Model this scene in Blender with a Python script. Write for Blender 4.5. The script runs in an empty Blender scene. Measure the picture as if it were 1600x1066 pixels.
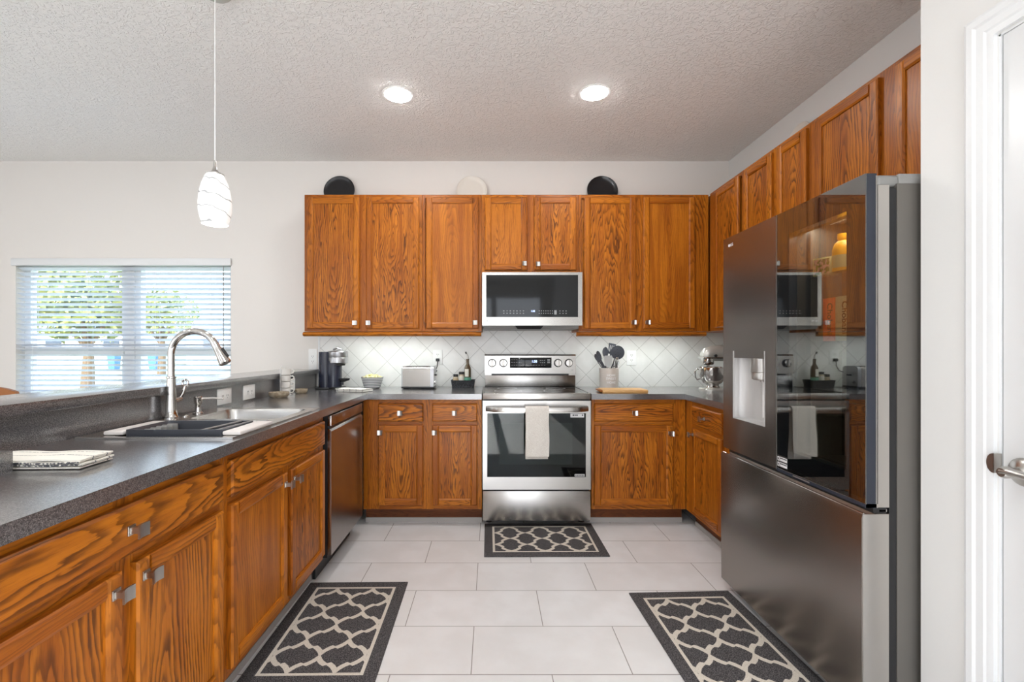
import bpy, bmesh, math, random
from mathutils import Vector, Matrix, Euler
R = random.Random(7)
S = bpy.context.scene
C = S.collection
PI = math.pi

# ---------------------------------------------------------------- camera, sky, sun, exposure
CH = 1.232                    # eye height
FPX = 720.0                   # focal length in pixels of the 1600 px wide frame
cd = bpy.data.cameras.new('camera'); cam = bpy.data.objects.new('camera', cd); C.objects.link(cam)
cam.location = (0, 0, CH); cam.rotation_euler = (PI/2, 0, 0)
cd.sensor_fit = 'HORIZONTAL'; cd.sensor_width = 36.0; cd.lens = FPX/1600*36.0
cd.shift_x = (800-768)/1600.0
cd.shift_y = (546-533)/1600.0
cd.clip_start = 0.02; cd.clip_end = 300
S.camera = cam

S.view_settings.view_transform = 'Standard'
S.view_settings.look = 'None'
S.view_settings.gamma = 1.0
S.view_settings.use_curve_mapping = False
S.view_settings.exposure = -0.10

W = bpy.data.worlds.new('sky'); S.world = W; W.use_nodes = True
wn = W.node_tree; wn.nodes.clear()
_o = wn.nodes.new('ShaderNodeOutputWorld'); _b = wn.nodes.new('ShaderNodeBackground')
_tc = wn.nodes.new('ShaderNodeTexCoord'); _sx = wn.nodes.new('ShaderNodeSeparateXYZ'); _cr = wn.nodes.new('ShaderNodeValToRGB')
wn.links.new(_tc.outputs['Generated'], _sx.inputs[0]); wn.links.new(_sx.outputs['Z'], _cr.inputs[0])
_cr.color_ramp.elements[0].position = 0.0; _cr.color_ramp.elements[0].color = (0.95, 0.97, 1.0, 1)
_cr.color_ramp.elements[1].position = 0.55; _cr.color_ramp.elements[1].color = (0.42, 0.66, 1.0, 1)
wn.links.new(_cr.outputs[0], _b.inputs[0]); _b.inputs[1].default_value = 5.6
wn.links.new(_b.outputs[0], _o.inputs[0])

sd = bpy.data.lights.new('sun', 'SUN'); sun = bpy.data.objects.new('sun', sd); C.objects.link(sun)
sd.energy = 13.0; sd.angle = 0.01; sd.color = (1.0, 0.985, 0.96)
sun.rotation_euler = Vector((0.02, 0.86, -0.465)).to_track_quat('-Z', 'Y').to_euler()

CEIL = 2.80; YW = 3.84; XR = 1.977          # ceiling height, back wall, right wall behind the cabinets
XS = 1.36                                   # the wall beside the refrigerator, with the pantry door

def lamp(name, kind, loc, power, color=(1, 1, 1), size=0.1, size_y=None, direction=(0, 0, -1), spread=None, shape=None):
    d = bpy.data.lights.new(name, kind); o = bpy.data.objects.new(name, d); C.objects.link(o)
    o.location = loc; d.energy = power; d.color = color
    if kind == 'AREA':
        d.shape = shape or ('RECTANGLE' if size_y else 'DISK'); d.size = size
        if size_y: d.size_y = size_y
        if spread: d.spread = spread
        o.rotation_euler = Vector(direction).to_track_quat('-Z', 'Y').to_euler()
    else:
        d.shadow_soft_size = size
    return o

# ---------------------------------------------------------------- helpers
def srgb(r, g, b):
    f = lambda c: (c/255/12.92) if c/255 <= 0.04045 else ((c/255+0.055)/1.055)**2.4
    return (f(r), f(g), f(b), 1)

class NT:
    def __init__(self, name):
        self.m = bpy.data.materials.new(name); self.m.use_nodes = True
        self.t = self.m.node_tree; self.t.nodes.clear()
        self.out = self.t.nodes.new('ShaderNodeOutputMaterial')
    def n(self, kind, props=None, **inp):
        nd = self.t.nodes.new('ShaderNode'+kind)
        for k, v in (props or {}).items(): setattr(nd, k, v)
        for k, v in inp.items():
            key = int(k[1:]) if k[0] == 'i' and k[1:].isdigit() else k.replace('_', ' ')
            self.set(nd.inputs[key], v)
        return nd
    def set(self, sock, v):
        if isinstance(v, bpy.types.NodeSocket): self.t.links.new(v, sock)
        elif isinstance(v, bpy.types.Node): self.t.links.new(v.outputs[0], sock)
        else: sock.default_value = v
    def ma(self, op, a, b=None, c=None):
        nd = self.t.nodes.new('ShaderNodeMath'); nd.operation = op
        self.set(nd.inputs[0], a)
        if b is not None: self.set(nd.inputs[1], b)
        if c is not None: self.set(nd.inputs[2], c)
        return nd.outputs[0]
    def comb(self, x, y, z=0.0):
        return self.n('CombineXYZ', i0=x, i1=y, i2=z).outputs[0]
    def mix(self, fac, a, b, blend='MIX'):
        nd = self.t.nodes.new('ShaderNodeMix'); nd.data_type = 'RGBA'; nd.blend_type = blend
        self.set(nd.inputs['Factor'], fac); self.set(nd.inputs[6], a); self.set(nd.inputs[7], b)
        return nd.outputs[2]
    def noise(self, vec, scale, detail=2.0, rough=0.5, dist=0.0):
        return self.n('TexNoise', Vector=vec, Scale=scale, Detail=detail, Roughness=rough, Distortion=dist).outputs[0]
    def ramp(self, fac, stops):
        nd = self.n('ValToRGB', i0=fac); e = nd.color_ramp.elements
        while len(e) < len(stops): e.new(0.5)
        for k, (p, c) in enumerate(stops): e[k].position = p; e[k].color = c if len(c) == 4 else (*c, 1)
        return nd.outputs[0]
    def smooth(self, v, lo, hi):
        return self.n('MapRange', {'interpolation_type': 'SMOOTHSTEP'}, i0=v, i1=lo, i2=hi, i3=0.0, i4=1.0).outputs[0]
    def bsdf(self, **inp):
        b = self.n('BsdfPrincipled', **inp); self.t.links.new(b.outputs[0], self.out.inputs[0]); return b
    def pos(self): return self.n('NewGeometry').outputs['Position']
    def obj(self): return self.n('TexCoord').outputs['Object']
    def sep(self, v):
        s = self.n('SeparateXYZ', i0=v); return s.outputs[0], s.outputs[1], s.outputs[2]
    def bump(self, h, strength, dist=0.01):
        return self.n('Bump', Height=h, Strength=strength, Distance=dist).outputs[0]

def plain(name, col, rough=0.5, metal=0.0, **kw):
    t = NT(name); t.bsdf(Base_Color=col, Roughness=rough, Metallic=metal, **kw); return t.m

def noisy(name, col, col2, scale, rough=0.5, metal=0.0, bump=0.0, detail=3.0, lo=0.4, hi=0.6, dist=0.002, **kw):
    t = NT(name); p = t.obj(); h = t.noise(p, scale, detail)
    c = t.mix(t.smooth(h, lo, hi), col, col2)
    if bump: kw['Normal'] = t.bump(h, bump, dist)
    t.bsdf(Base_Color=c, Roughness=rough, Metallic=metal, **kw); return t.m

def glow(name, col, strength):
    t = NT(name); e = t.n('Emission', Color=col, Strength=strength); t.t.links.new(e.outputs[0], t.out.inputs[0]); return t.m

M = {}
# ---- oak: the grain runs along V of the first map, the second map holds a seed for each board
def make_oak(name, light, mid, dark, rough=0.34):
    t = NT(name)
    u, v, _ = t.sep(t.n('UVMap', {'uv_map': 'UVMap'}).outputs[0])
    s1, s2, _ = t.sep(t.n('UVMap', {'uv_map': 'seed'}).outputs[0])
    seed = t.ma('MULTIPLY', s1, 37.0)
    lowv = t.comb(t.ma('MULTIPLY', u, 7.0), t.ma('MULTIPLY', v, 2.2), seed)
    n1 = t.ma('SUBTRACT', t.noise(lowv, 1.0, 1.5), 0.5)
    n2 = t.ma('SUBTRACT', t.noise(t.comb(t.ma('MULTIPLY', u, 9.0), t.ma('MULTIPLY', v, 3.0), t.ma('ADD', seed, 9.3)), 1.0, 1.5), 0.5)
    jag = t.ma('SUBTRACT', t.noise(t.comb(t.ma('MULTIPLY', u, 95.0), t.ma('MULTIPLY', v, 14.0), seed), 1.0, 2.0), 0.5)
    zig = t.ma('SUBTRACT', t.noise(t.comb(t.ma('MULTIPLY', u, 34.0), t.ma('MULTIPLY', v, 4.5), t.ma('ADD', seed, 7.7)), 1.0, 1.0), 0.5)
    zamp = t.ma('ADD', 0.006, t.ma('MULTIPLY', t.ma('FRACT', t.ma('MULTIPLY', s1, 5.17)), 0.052))
    # cut through a tilted trunk: distance from the pith gives the rings
    du = t.ma('ADD', t.ma('ADD', u, t.ma('MULTIPLY', t.ma('SUBTRACT', s2, 0.5), 0.22)), t.ma('MULTIPLY', n1, 0.085))
    D = t.ma('ADD', t.ma('ADD', 0.02, t.ma('MULTIPLY', v, 0.125)), t.ma('MULTIPLY', n2, 0.065))
    r = t.ma('SQRT', t.ma('ADD', t.ma('MULTIPLY', du, du), t.ma('MULTIPLY', D, D)))
    r = t.ma('ADD', t.ma('ADD', r, t.ma('MULTIPLY', jag, 0.010)), t.ma('MULTIPLY', zig, zamp))
    ring = t.ma('FRACT', t.ma('MULTIPLY', r, t.ma('ADD', 70.0, t.ma('MULTIPLY', s1, 40.0))))
    line = t.ma('MULTIPLY', t.smooth(ring, 0.0, 0.10), t.ma('SUBTRACT', 1.0, t.smooth(ring, 0.12, 0.72)))
    fade = t.smooth(t.noise(t.comb(t.ma('MULTIPLY', u, 16.0), t.ma('MULTIPLY', v, 4.0), t.ma('ADD', seed, 4.1)), 1.0, 2.0), 0.33, 0.62)
    line = t.ma('MULTIPLY', t.ma('MULTIPLY', line, t.ma('ADD', 0.5, t.ma('MULTIPLY', fade, 0.5))), t.smooth(t.ma('FRACT', t.ma('MULTIPLY', s2, 7.31)), -0.45, 0.55))
    pores = t.noise(t.comb(t.ma('MULTIPLY', u, 900.0), t.ma('MULTIPLY', v, 26.0), seed), 1.0, 2.0)
    pore = t.smooth(pores, 0.54, 0.72)
    broad = t.noise(t.comb(t.ma('MULTIPLY', u, 30.0), t.ma('MULTIPLY', v, 1.6), t.ma('ADD', seed, 2.0)), 1.0, 3.0)
    base = t.mix(t.smooth(t.ma('ADD', broad, t.ma('MULTIPLY', t.ma('SUBTRACT', s2, 0.5), 0.22)), 0.32, 0.70), mid, light)
    c = t.mix(t.ma('MULTIPLY', line, 0.82), base, dark)
    c = t.mix(t.ma('MULTIPLY', pore, 0.34), c, dark)
    h = t.ma('SUBTRACT', 1.0, t.ma('ADD', t.ma('MULTIPLY', pore, 0.6), t.ma('MULTIPLY', line, 0.4)))
    t.bsdf(Base_Color=c, Roughness=rough, Normal=t.bump(h, 0.12, 0.001), Specular_IOR_Level=0.28)
    return t.m
M['oak'] = make_oak('honey_oak', srgb(190, 112, 26), srgb(156, 84, 18), srgb(64, 28, 5))
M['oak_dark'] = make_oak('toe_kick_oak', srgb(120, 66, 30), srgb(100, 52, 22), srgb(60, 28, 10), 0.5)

def make_paint(name, col, scale=240.0, strength=0.06, rough=0.75):
    t = NT(name); h = t.noise(t.pos(), scale, 3.0)
    t.bsdf(Base_Color=col, Roughness=rough, Normal=t.bump(h, strength, 0.003)); return t.m
M['wall'] = make_paint('wall_paint', srgb(228, 223, 217), 60.0, 0.10)
M['wall_side'] = make_paint('side_wall_paint', srgb(226, 225, 222), 60.0, 0.10)
M['trim'] = make_paint('white_trim_paint', srgb(227, 228, 228), 30.0, 0.01, 0.35)
M['white'] = plain('white_plastic', srgb(238, 238, 236), 0.35)
M['slot'] = plain('outlet_slot', srgb(60, 58, 56), 0.6)

def make_ceiling():
    t = NT('knockdown_ceiling'); p = t.pos()
    w = t.n('TexNoise', Vector=p, Scale=38.0, Detail=2.0, Roughness=0.55, Distortion=1.2).outputs[0]
    h = t.smooth(w, 0.46, 0.60)
    f = t.noise(p, 130.0, 2.0)
    h = t.ma('ADD', h, t.ma('MULTIPLY', f, 0.3))
    t.bsdf(Base_Color=srgb(240, 238, 234), Roughness=0.85, Normal=t.bump(h, 0.55, 0.006)); return t.m
M['ceiling'] = make_ceiling()

def make_floor():
    t = NT('porcelain_floor_tiles'); x, y, z = t.sep(t.pos())
    v = t.ma('DIVIDE', t.ma('SUBTRACT', y, 1.745), 0.304)
    row = t.ma('FLOOR', v)
    off = t.ma('MULTIPLY', t.ma('FLOORED_MODULO', row, 2.0), 0.5)
    u = t.ma('ADD', t.ma('DIVIDE', t.ma('ADD', x, 0.0776), 0.613), off)
    fu = t.ma('MULTIPLY', t.ma('PINGPONG', u, 0.5), 0.613)
    fv = t.ma('MULTIPLY', t.ma('PINGPONG', v, 0.5), 0.304)
    d = t.ma('MINIMUM', fu, fv)
    g = t.ma('SUBTRACT', 1.0, t.smooth(d, 0.0010, 0.0024))
    idn = t.n('TexWhiteNoise', {'noise_dimensions': '3D'}, Vector=t.comb(t.ma('FLOOR', u), row, 1.0)).outputs[0]
    cl = t.noise(t.pos(), 6.0, 5.0)
    c = t.mix(t.smooth(cl, 0.35, 0.7), srgb(221, 219, 218), srgb(228, 227, 227))
    c = t.mix(t.ma('MULTIPLY', idn, 0.25), c, srgb(216, 211, 206))
    c = t.mix(g, c, srgb(140, 134, 128))
    t.bsdf(Base_Color=c, Roughness=t.ma('ADD', 0.33, t.ma('MULTIPLY', g, 0.4)), Normal=t.bump(t.smooth(d, 0.0, 0.004), 0.25, 0.002)); return t.m
M['floor'] = make_floor()

def make_splash():
    t = NT('diagonal_wall_tiles'); x, y, z = t.sep(t.pos())
    a = t.ma('DIVIDE', t.ma('SUBTRACT', t.ma('ADD', x, y), 3.832+0.014), 0.2205)
    b = t.ma('DIVIDE', t.ma('SUBTRACT', z, 1.351), 0.2205)
    d1 = t.ma('PINGPONG', t.ma('ADD', a, b), 0.5); d2 = t.ma('PINGPONG', t.ma('SUBTRACT', a, b), 0.5)
    d = t.ma('MULTIPLY', t.ma('MINIMUM', d1, d2), 0.156)
    g = t.ma('SUBTRACT', 1.0, t.smooth(d, 0.0009, 0.0022))
    c = t.mix(t.smooth(t.noise(t.pos(), 9.0, 4.0), 0.35, 0.65), srgb(226, 225, 221), srgb(233, 232, 229))
    c = t.mix(t.ma('MULTIPLY', g, 0.75), c, srgb(162, 158, 152))
    t.bsdf(Base_Color=c, Roughness=0.28, Normal=t.bump(t.smooth(d, 0.0, 0.005), 0.3, 0.002)); return t.m
M['splash'] = make_splash()

def make_laminate():
    t = NT('speckled_grey_laminate'); p = t.pos()
    a = t.noise(p, 300.0, 3.0, 0.7); b = t.noise(p, 520.0, 2.0, 0.6)
    c = t.mix(t.smooth(a, 0.40, 0.62), srgb(46, 44, 46), srgb(98, 95, 96))
    c = t.mix(t.ma('MULTIPLY', t.smooth(b, 0.56, 0.66), 0.6), c, srgb(168, 163, 160))
    c = t.mix(t.ma('MULTIPLY', t.ma('SUBTRACT', 1.0, t.smooth(a, 0.32, 0.44)), 0.8), c, srgb(32, 31, 33))
    t.bsdf(Base_Color=c, Roughness=0.30, Specular_IOR_Level=0.5, Coat_Weight=1.0, Coat_Roughness=0.17, Coat_IOR=2.1); return t.m
M['laminate'] = make_laminate()

def make_steel(name, col, rough=0.26, aniso=0.75, streak=0.008, axis=2, warm=None):
    t = NT(name); x, y, z = t.sep(t.obj())
    sx = [6.0, 6.0, 6.0]; sx[axis] = 900.0
    h = t.noise(t.comb(t.ma('MULTIPLY', x, sx[0]), t.ma('MULTIPLY', y, sx[1]), t.ma('MULTIPLY', z, sx[2])), 1.0, 2.0)
    tan = t.n('Tangent', {'direction_type': 'RADIAL', 'axis': 'Z'}).outputs[0]
    rr = t.ma('ADD', rough-streak/2, t.ma('MULTIPLY', h, streak))
    c = t.mix(h, col, tuple(k*0.985 for k in col[:3])+(1,))
    t.bsdf(Base_Color=c, Metallic=1.0, Roughness=rr, Anisotropic=aniso, Anisotropic_Rotation=0.25, Tangent=tan); return t.m
M['steel'] = make_steel('brushed_steel', (0.44, 0.422, 0.40, 1), 0.27)
M['steel_shaded'] = make_steel('shaded_brushed_steel', (0.33, 0.305, 0.285, 1), 0.25)  # refrigerator fronts: dark cabinet reflections put into the steel colour
M['steel_lit'] = make_steel('lit_brushed_steel', (0.60, 0.575, 0.545, 1), 0.30)  # same steel made lighter, bright room reflection put into the colour
M['steel_dw'] = make_steel('dishwasher_steel', (0.40, 0.37, 0.35, 1), 0.22)
M['sink_steel'] = plain('sink_steel', (0.60, 0.585, 0.56, 1), 0.26, 1.0)
M['chrome'] = plain('polished_chrome', (0.62, 0.60, 0.58, 1), 0.07, 1.0)
M['nickel'] = plain('satin_nickel', (0.47, 0.45, 0.425, 1), 0.28, 1.0)
M['black_gloss'] = plain('black_glass', (0.010, 0.011, 0.012, 1), 0.05, Specular_IOR_Level=0.3)
M['black'] = plain('black_plastic', (0.012, 0.012, 0.013, 1), 0.38)
M['charcoal'] = plain('charcoal_plastic', (0.045, 0.049, 0.060, 1), 0.42)
M['grey_trim'] = plain('grey_appliance_trim', (0.28, 0.275, 0.265, 1), 0.42, 0.3)
M['lamp_face'] = glow('lit_diffuser', (1.0, 1.0, 1.0, 1), 165.0)
M['bulb_face'] = glow('lit_bulb', (1.0, 0.97, 0.92, 1), 9.0)
M['led'] = glow('lit_led_strip', (0.92, 1.0, 0.97, 1), 6.0)
M['digit'] = glow('blue_white_digits', (0.55, 0.68, 1.0, 1), 2.2)
M['key'] = plain('printed_key_marks', srgb(150, 152, 154), 0.5)
M['print_white'] = plain('white_print', srgb(225, 225, 225), 0.5)
M['ink'] = plain('dark_ink', srgb(40, 40, 42), 0.6)

def make_smoked(name, tint, refl, rough=0.0, tintglass=(1, 1, 1, 1), ior=1.5):
    t = NT(name)
    tr = t.n('BsdfTransparent', Color=tint); gl = t.n('BsdfGlossy', Color=tintglass, Roughness=rough)
    bf = t.n('NewGeometry').outputs['Backfacing']
    fr = t.n('Fresnel', IOR=t.ma('SUBTRACT', ior, t.ma('MULTIPLY', bf, ior-1/ior))).outputs[0]
    f = t.ma('ADD', refl, t.ma('MULTIPLY', fr, 1.0-refl))
    mx = t.n('MixShader', i0=f, i1=tr.outputs[0], i2=gl.outputs[0]); t.t.links.new(mx.outputs[0], t.out.inputs[0]); return t.m
M['mirror_glass'] = make_smoked('tinted_mirror_glass', (0.74, 0.73, 0.69, 1), 0.17, 0.0, (0.93, 0.96, 0.95, 1))
M['oven_glass'] = make_smoked('smoked_oven_glass', (0.48, 0.52, 0.50, 1), 0.0, ior=1.33)
M['window_glass'] = make_smoked('window_glass', (0.95, 0.97, 0.97, 1), 0.0)

class B:
    """collects shapes into one mesh"""
    def __init__(self):
        self.bm = bmesh.new(); self.uv = self.bm.loops.layers.uv.new('UVMap'); self.sd = self.bm.loops.layers.uv.new('seed')
        self.M = Matrix.Identity(4)
    def v(self, co): return self.bm.verts.new(self.M @ Vector(co))
    def f(self, vs, mat=0):
        try: fc = self.bm.faces.new(vs)
        except ValueError: return None
        fc.material_index = mat; return fc
    def grain(self, faces, along, centre, seed=None):
        s = seed or (R.random(), (R.randint(0, 6)+R.random()*0.35)/7.31); off = R.uniform(-0.45, 0.45)
        inv = self.M.inverted()
        for fc in faces:
            if fc is None: continue
            for lp in fc.loops:
                p = inv @ lp.vert.co - Vector(centre)
                if along == 'z': q = (p.x+p.y, p.z+off)
                elif along == 'x': q = (p.z+p.y, p.x+off)
                else: q = (p.x+p.z, p.y+off)
                lp[self.uv].uv = q; lp[self.sd].uv = s
    def box(self, x0, x1, y0, y1, z0, z1, mat=0, grain=None, bev=0.0, seg=2):
        vs = [self.v((x, y, z)) for z in (z0, z1) for y in (y0, y1) for x in (x0, x1)]
        idx = [(0, 2, 3, 1), (4, 5, 7, 6), (0, 1, 5, 4), (1, 3, 7, 5), (3, 2, 6, 7), (2, 0, 4, 6)]
        fs = [self.f([vs[i] for i in q], mat) for q in idx]
        if grain: self.grain(fs, grain, ((x0+x1)/2, (y0+y1)/2, (z0+z1)/2))
        if bev:
            es = list({e for fc in fs for e in fc.edges})
            bmesh.ops.bevel(self.bm, geom=es, offset=bev, segments=seg, profile=0.5, affect='EDGES', material=mat)
        return fs
    def board(self, x0, x1, z0, z1, yb, yf, ch=(0.003,)*4, chy=0.003, mat=0, grain='z', seed=None):
        """a board whose face looks to -y; ch = chamfer widths left, right, bottom, top"""
        l, r, b, tp = ch
        rings = [[(x0, yb, z0), (x1, yb, z0), (x1, yb, z1), (x0, yb, z1)],
                 [(x0, yf+chy, z0), (x1, yf+chy, z0), (x1, yf+chy, z1), (x0, yf+chy, z1)],
                 [(x0+l, yf, z0+b), (x1-r, yf, z0+b), (x1-r, yf, z1-tp), (x0+l, yf, z1-tp)]]
        rv = [[self.v(c) for c in rg] for rg in rings]; fs = []
        for a, c in ((0, 1), (1, 2)):
            for k in range(4):
                fs.append(self.f([rv[a][k], rv[a][(k+1) % 4], rv[c][(k+1) % 4], rv[c][k]], mat))
        fs.append(self.f(rv[2], mat)); fs.append(self.f(rv[0][::-1], mat))
        self.grain(fs, grain, ((x0+x1)/2, 0, (z0+z1)/2), seed)
    def ring(self, x0, x1, z0, z1, hx0, hx1, hz0, hz1, y0, y1, mat=0, imat=None, chf=0.0):
        """a slab facing -y with a rectangular opening"""
        imat = mat if imat is None else imat
        o = [(x0, z0), (x1, z0), (x1, z1), (x0, z1)]; h = [(hx0, hz0), (hx1, hz0), (hx1, hz1), (hx0, hz1)]
        of = [self.v((x, y0, z)) for x, z in o]; ob = [self.v((x, y1, z)) for x, z in o]
        hf = [self.v((x, y0, z)) for x, z in h]; hb = [self.v((x, y1, z)) for x, z in h]
        for k in range(4):
            j = (k+1) % 4
            self.f([of[k], of[j], hf[j], hf[k]], mat); self.f([ob[j], ob[k], hb[k], hb[j]], mat)
            self.f([of[j], of[k], ob[k], ob[j]], mat); self.f([hf[k], hf[j], hb[j], hb[k]], imat)
    def loft(self, rings, mat=0, caps=True, closed=True):
        rv = [[self.v(c) for c in rg] for rg in rings]; n = len(rv[0])
        for a in range(len(rv)-1):
            for k in range(n if closed else n-1):
                self.f([rv[a][k], rv[a][(k+1) % n], rv[a+1][(k+1) % n], rv[a+1][k]], mat)
        if caps and closed:
            self.f(rv[0][::-1], mat); self.f(rv[-1], mat)
        return rv
    def lathe(self, prof, c=(0, 0, 0), n=32, mat=0, caps=True):
        rings = []
        for r, z in prof:
            r = max(r, 1e-5)
            rings.append([(c[0]+r*math.cos(2*PI*k/n), c[1]+r*math.sin(2*PI*k/n), c[2]+z) for k in range(n)])
        return self.loft(rings, mat, caps)
    def tube(self, pts, r, n=12, mat=0, flat=1.0):
        pts = [Vector(p) for p in pts]; rs = r if isinstance(r, (list, tuple)) else [r]*len(pts)
        rings = []; up = None
        for i, p in enumerate(pts):
            d = (pts[min(i+1, len(pts)-1)]-pts[max(i-1, 0)]).normalized()
            if up is None:
                up = Vector((0, 0, 1)) if abs(d.z) < 0.9 else Vector((0, 1, 0))
            a = d.cross(up)
            if a.length < 1e-5: a = d.cross(Vector((1, 0, 0)))
            a.normalize(); b = a.cross(d).normalized(); up = b
            rings.append([p+a*math.cos(2*PI*k/n)*rs[i]+b*math.sin(2*PI*k/n)*rs[i]*flat for k in range(n)])
        self.loft(rings, mat)
    def ell(self, c, rad, n=20, m=12, mat=0, jitter=0.0):
        rings = []
        for j in range(1, m):
            th = PI*j/m; z = -math.cos(th); q = math.sin(th); rg = []
            for k in range(n):
                ph = 2*PI*k/n; s = 1+R.uniform(-jitter, jitter)
                rg.append((c[0]+rad[0]*q*math.cos(ph)*s, c[1]+rad[1]*q*math.sin(ph)*s, c[2]+rad[2]*z*s))
            rings.append(rg)
        rv = self.loft(rings, mat, caps=False)
        bt = self.v((c[0], c[1], c[2]-rad[2])); tp = self.v((c[0], c[1], c[2]+rad[2]))
        for k in range(n):
            self.f([bt, rv[0][(k+1) % n], rv[0][k]], mat); self.f([tp, rv[-1][k], rv[-1][(k+1) % n]], mat)
    def prism(self, poly, y0, y1, mat=0):
        """polygon in x,z pushed along y"""
        self.loft([[(x, y0, z) for x, z in poly], [(x, y1, z) for x, z in poly]], mat)
    def build(self, name, mats, parent=None, loc=None, rz=0.0, angle=35, bevel=0.0):
        bmesh.ops.recalc_face_normals(self.bm, faces=self.bm.faces)
        me = bpy.data.meshes.new(name); self.bm.to_mesh(me); self.bm.free()
        for m in (mats if isinstance(mats, (list, tuple)) else [mats]): me.materials.append(M[m] if isinstance(m, str) else m)
        me.polygons.foreach_set('use_smooth', [True]*len(me.polygons)); me.set_sharp_from_angle(angle=math.radians(angle))
        o = bpy.data.objects.new(name, me); C.objects.link(o)
        if parent: o.parent = parent
        if loc: o.location = loc
        o.rotation_euler = (0, 0, rz)
        if bevel:
            md = o.modifiers.new('edge', 'BEVEL'); md.width = bevel; md.segments = 2; md.limit_method = 'ANGLE'; md.angle_limit = math.radians(50)
        return o

def tag(o, label, cat, group=None):
    o['label'] = label; o['category'] = cat
    if group: o['group'] = group
    return o
def thing(name, label, cat, loc=(0, 0, 0), rz=0.0, group=None):
    o = bpy.data.objects.new(name, None); C.objects.link(o); o.empty_display_size = 0.05
    o.location = loc; o.rotation_euler = (0, 0, rz); return tag(o, label, cat, group)
def struct(o):
    o['kind'] = 'structure'; return o
def plabel(o, s):
    o['label'] = s; return o
def copy_thing(root, loc, rz=None, label=None):
    r = root.copy(); C.objects.link(r); r.location = loc
    if rz is not None: r.rotation_euler = (0, 0, rz)
    if label: r['label'] = label
    for ch in list(root.children):
        c = ch.copy(); C.objects.link(c); c.parent = r
        for g in list(ch.children):
            d = g.copy(); C.objects.link(d); d.parent = c
    return r
def text(name, body, size, parent, mat, loc, rot=(PI/2, 0, 0), align='CENTER', ext=0.0004, bold=0.0, sx=1.0):
    cu = bpy.data.curves.new(name, 'FONT'); cu.body = body; cu.size = size; cu.align_x = align; cu.align_y = 'CENTER'; cu.extrude = ext; cu.offset = bold
    tmp = bpy.data.objects.new(name, cu); C.objects.link(tmp)
    bpy.context.view_layer.update()
    me = bpy.data.meshes.new_from_object(tmp.evaluated_get(bpy.context.evaluated_depsgraph_get()))
    bpy.data.objects.remove(tmp); bpy.data.curves.remove(cu)
    o = bpy.data.objects.new(name, me); C.objects.link(o); me.materials.clear(); me.materials.append(M[mat])
    o.parent = parent; o.location = loc; o.rotation_euler = rot; o.scale = (sx, 1, 1)
    return o

# ---------------------------------------------------------------- the room
def slab(name, x0, x1, y0, y1, z0, z1, mat):
    b = B(); b.box(x0, x1, y0, y1, z0, z1); return struct(b.build(name, mat))
XL, YB = -5.7, -3.4
slab('floor', XL, XR, YB, YW, -0.1, 0.0, 'floor')
slab('ceiling', XL-0.12, XR+0.12, YB-0.12, YW+0.14, CEIL, CEIL+0.15, 'ceiling')
# back wall with the window opening
WX0, WX1, WZ0, WZ1 = -3.965, -2.172, 0.78, 1.955
b = B(); b.ring(XL-0.12, XR+0.12, -0.1, CEIL, WX0, WX1, WZ0, WZ1, YW, YW+0.14); struct(b.build('wall_back', 'wall'))
slab('wall_right', XR, XR+0.12, 1.46, YW, 0, CEIL, 'wall_side')
DY0, DY1, DZ = 0.475, 1.235, 2.075            # the pantry doorway
b = B(); b.box(XS, XS+0.12, DY1, 1.46, 0, CEIL); b.box(XS, XS+0.12, YB, DY0, 0, CEIL); b.box(XS, XS+0.12, DY0, DY1, DZ, CEIL)
b.box(XS+0.12, XR+0.12, 1.34, 1.46, 0, CEIL)
struct(b.build('wall_pantry', 'wall_side'))
b = B()      # unseen left wall, its opening added to let in daylight
for y0, y1, o0, o1 in ((YB, YW, -1.9, -0.4),):
    b.M = Matrix.Translation((XL-0.12, 0, 0)) @ Matrix.Rotation(PI/2, 4, 'Z') @ Matrix.Translation((0, -0.12, 0))
    b.ring(y0, y1, 0, CEIL, o0, o1, 0.02, 2.55, 0.0, 0.12)
struct(b.build('wall_left', 'wall'))
b = B(); b.M = Matrix.Translation((XL-0.12, 0, 0)) @ Matrix.Rotation(PI/2, 4, 'Z') @ Matrix.Translation((0, -0.10, 0))
for y0, y1 in ((-1.9, -1.15), (-1.15, -0.4)): b.ring(y0, y1, 0.02, 2.55, y0+0.06, y1-0.06, 0.09, 2.48, 0.03, 0.08)
struct(b.build('added_left_window', 'trim'))  # frames of the added left opening
b = B()  # unseen rear wall, openings added to let in sky and sun
for x0, x1, o0, o1 in ((XL-0.12, -2.0, -4.2, -3.2), (-2.0, XS+0.12, -1.05, 1.15)): b.ring(x0, x1, 0, CEIL, o0, o1, 0.02, 2.45, YB-0.12, YB)
struct(b.build('wall_rear', 'wall'))
b = B()
for x0, x1 in ((-4.2, -3.2), (-1.05, 0.05), (0.05, 1.15)): b.ring(x0, x1, 0.02, 2.45, x0+0.06, x1-0.06, 0.1, 2.38, YB-0.09, YB-0.04)
struct(b.build('added_rear_window', 'trim'))  # frames of the added rear openings

# backsplash tiles
b = B(); b.box(-1.43, 1.97, YW-0.008, YW, 0.922, 1.40); b.box(1.969, XR, 2.42, YW-0.008, 0.922, 1.40)
struct(b.build('wall_tiles', 'splash'))
b = B(); b.box(-1.442, -1.425, YW-0.012, YW, 0.922, 1.40, bev=0.003); struct(b.build('trim_1', 'trim'))

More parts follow.
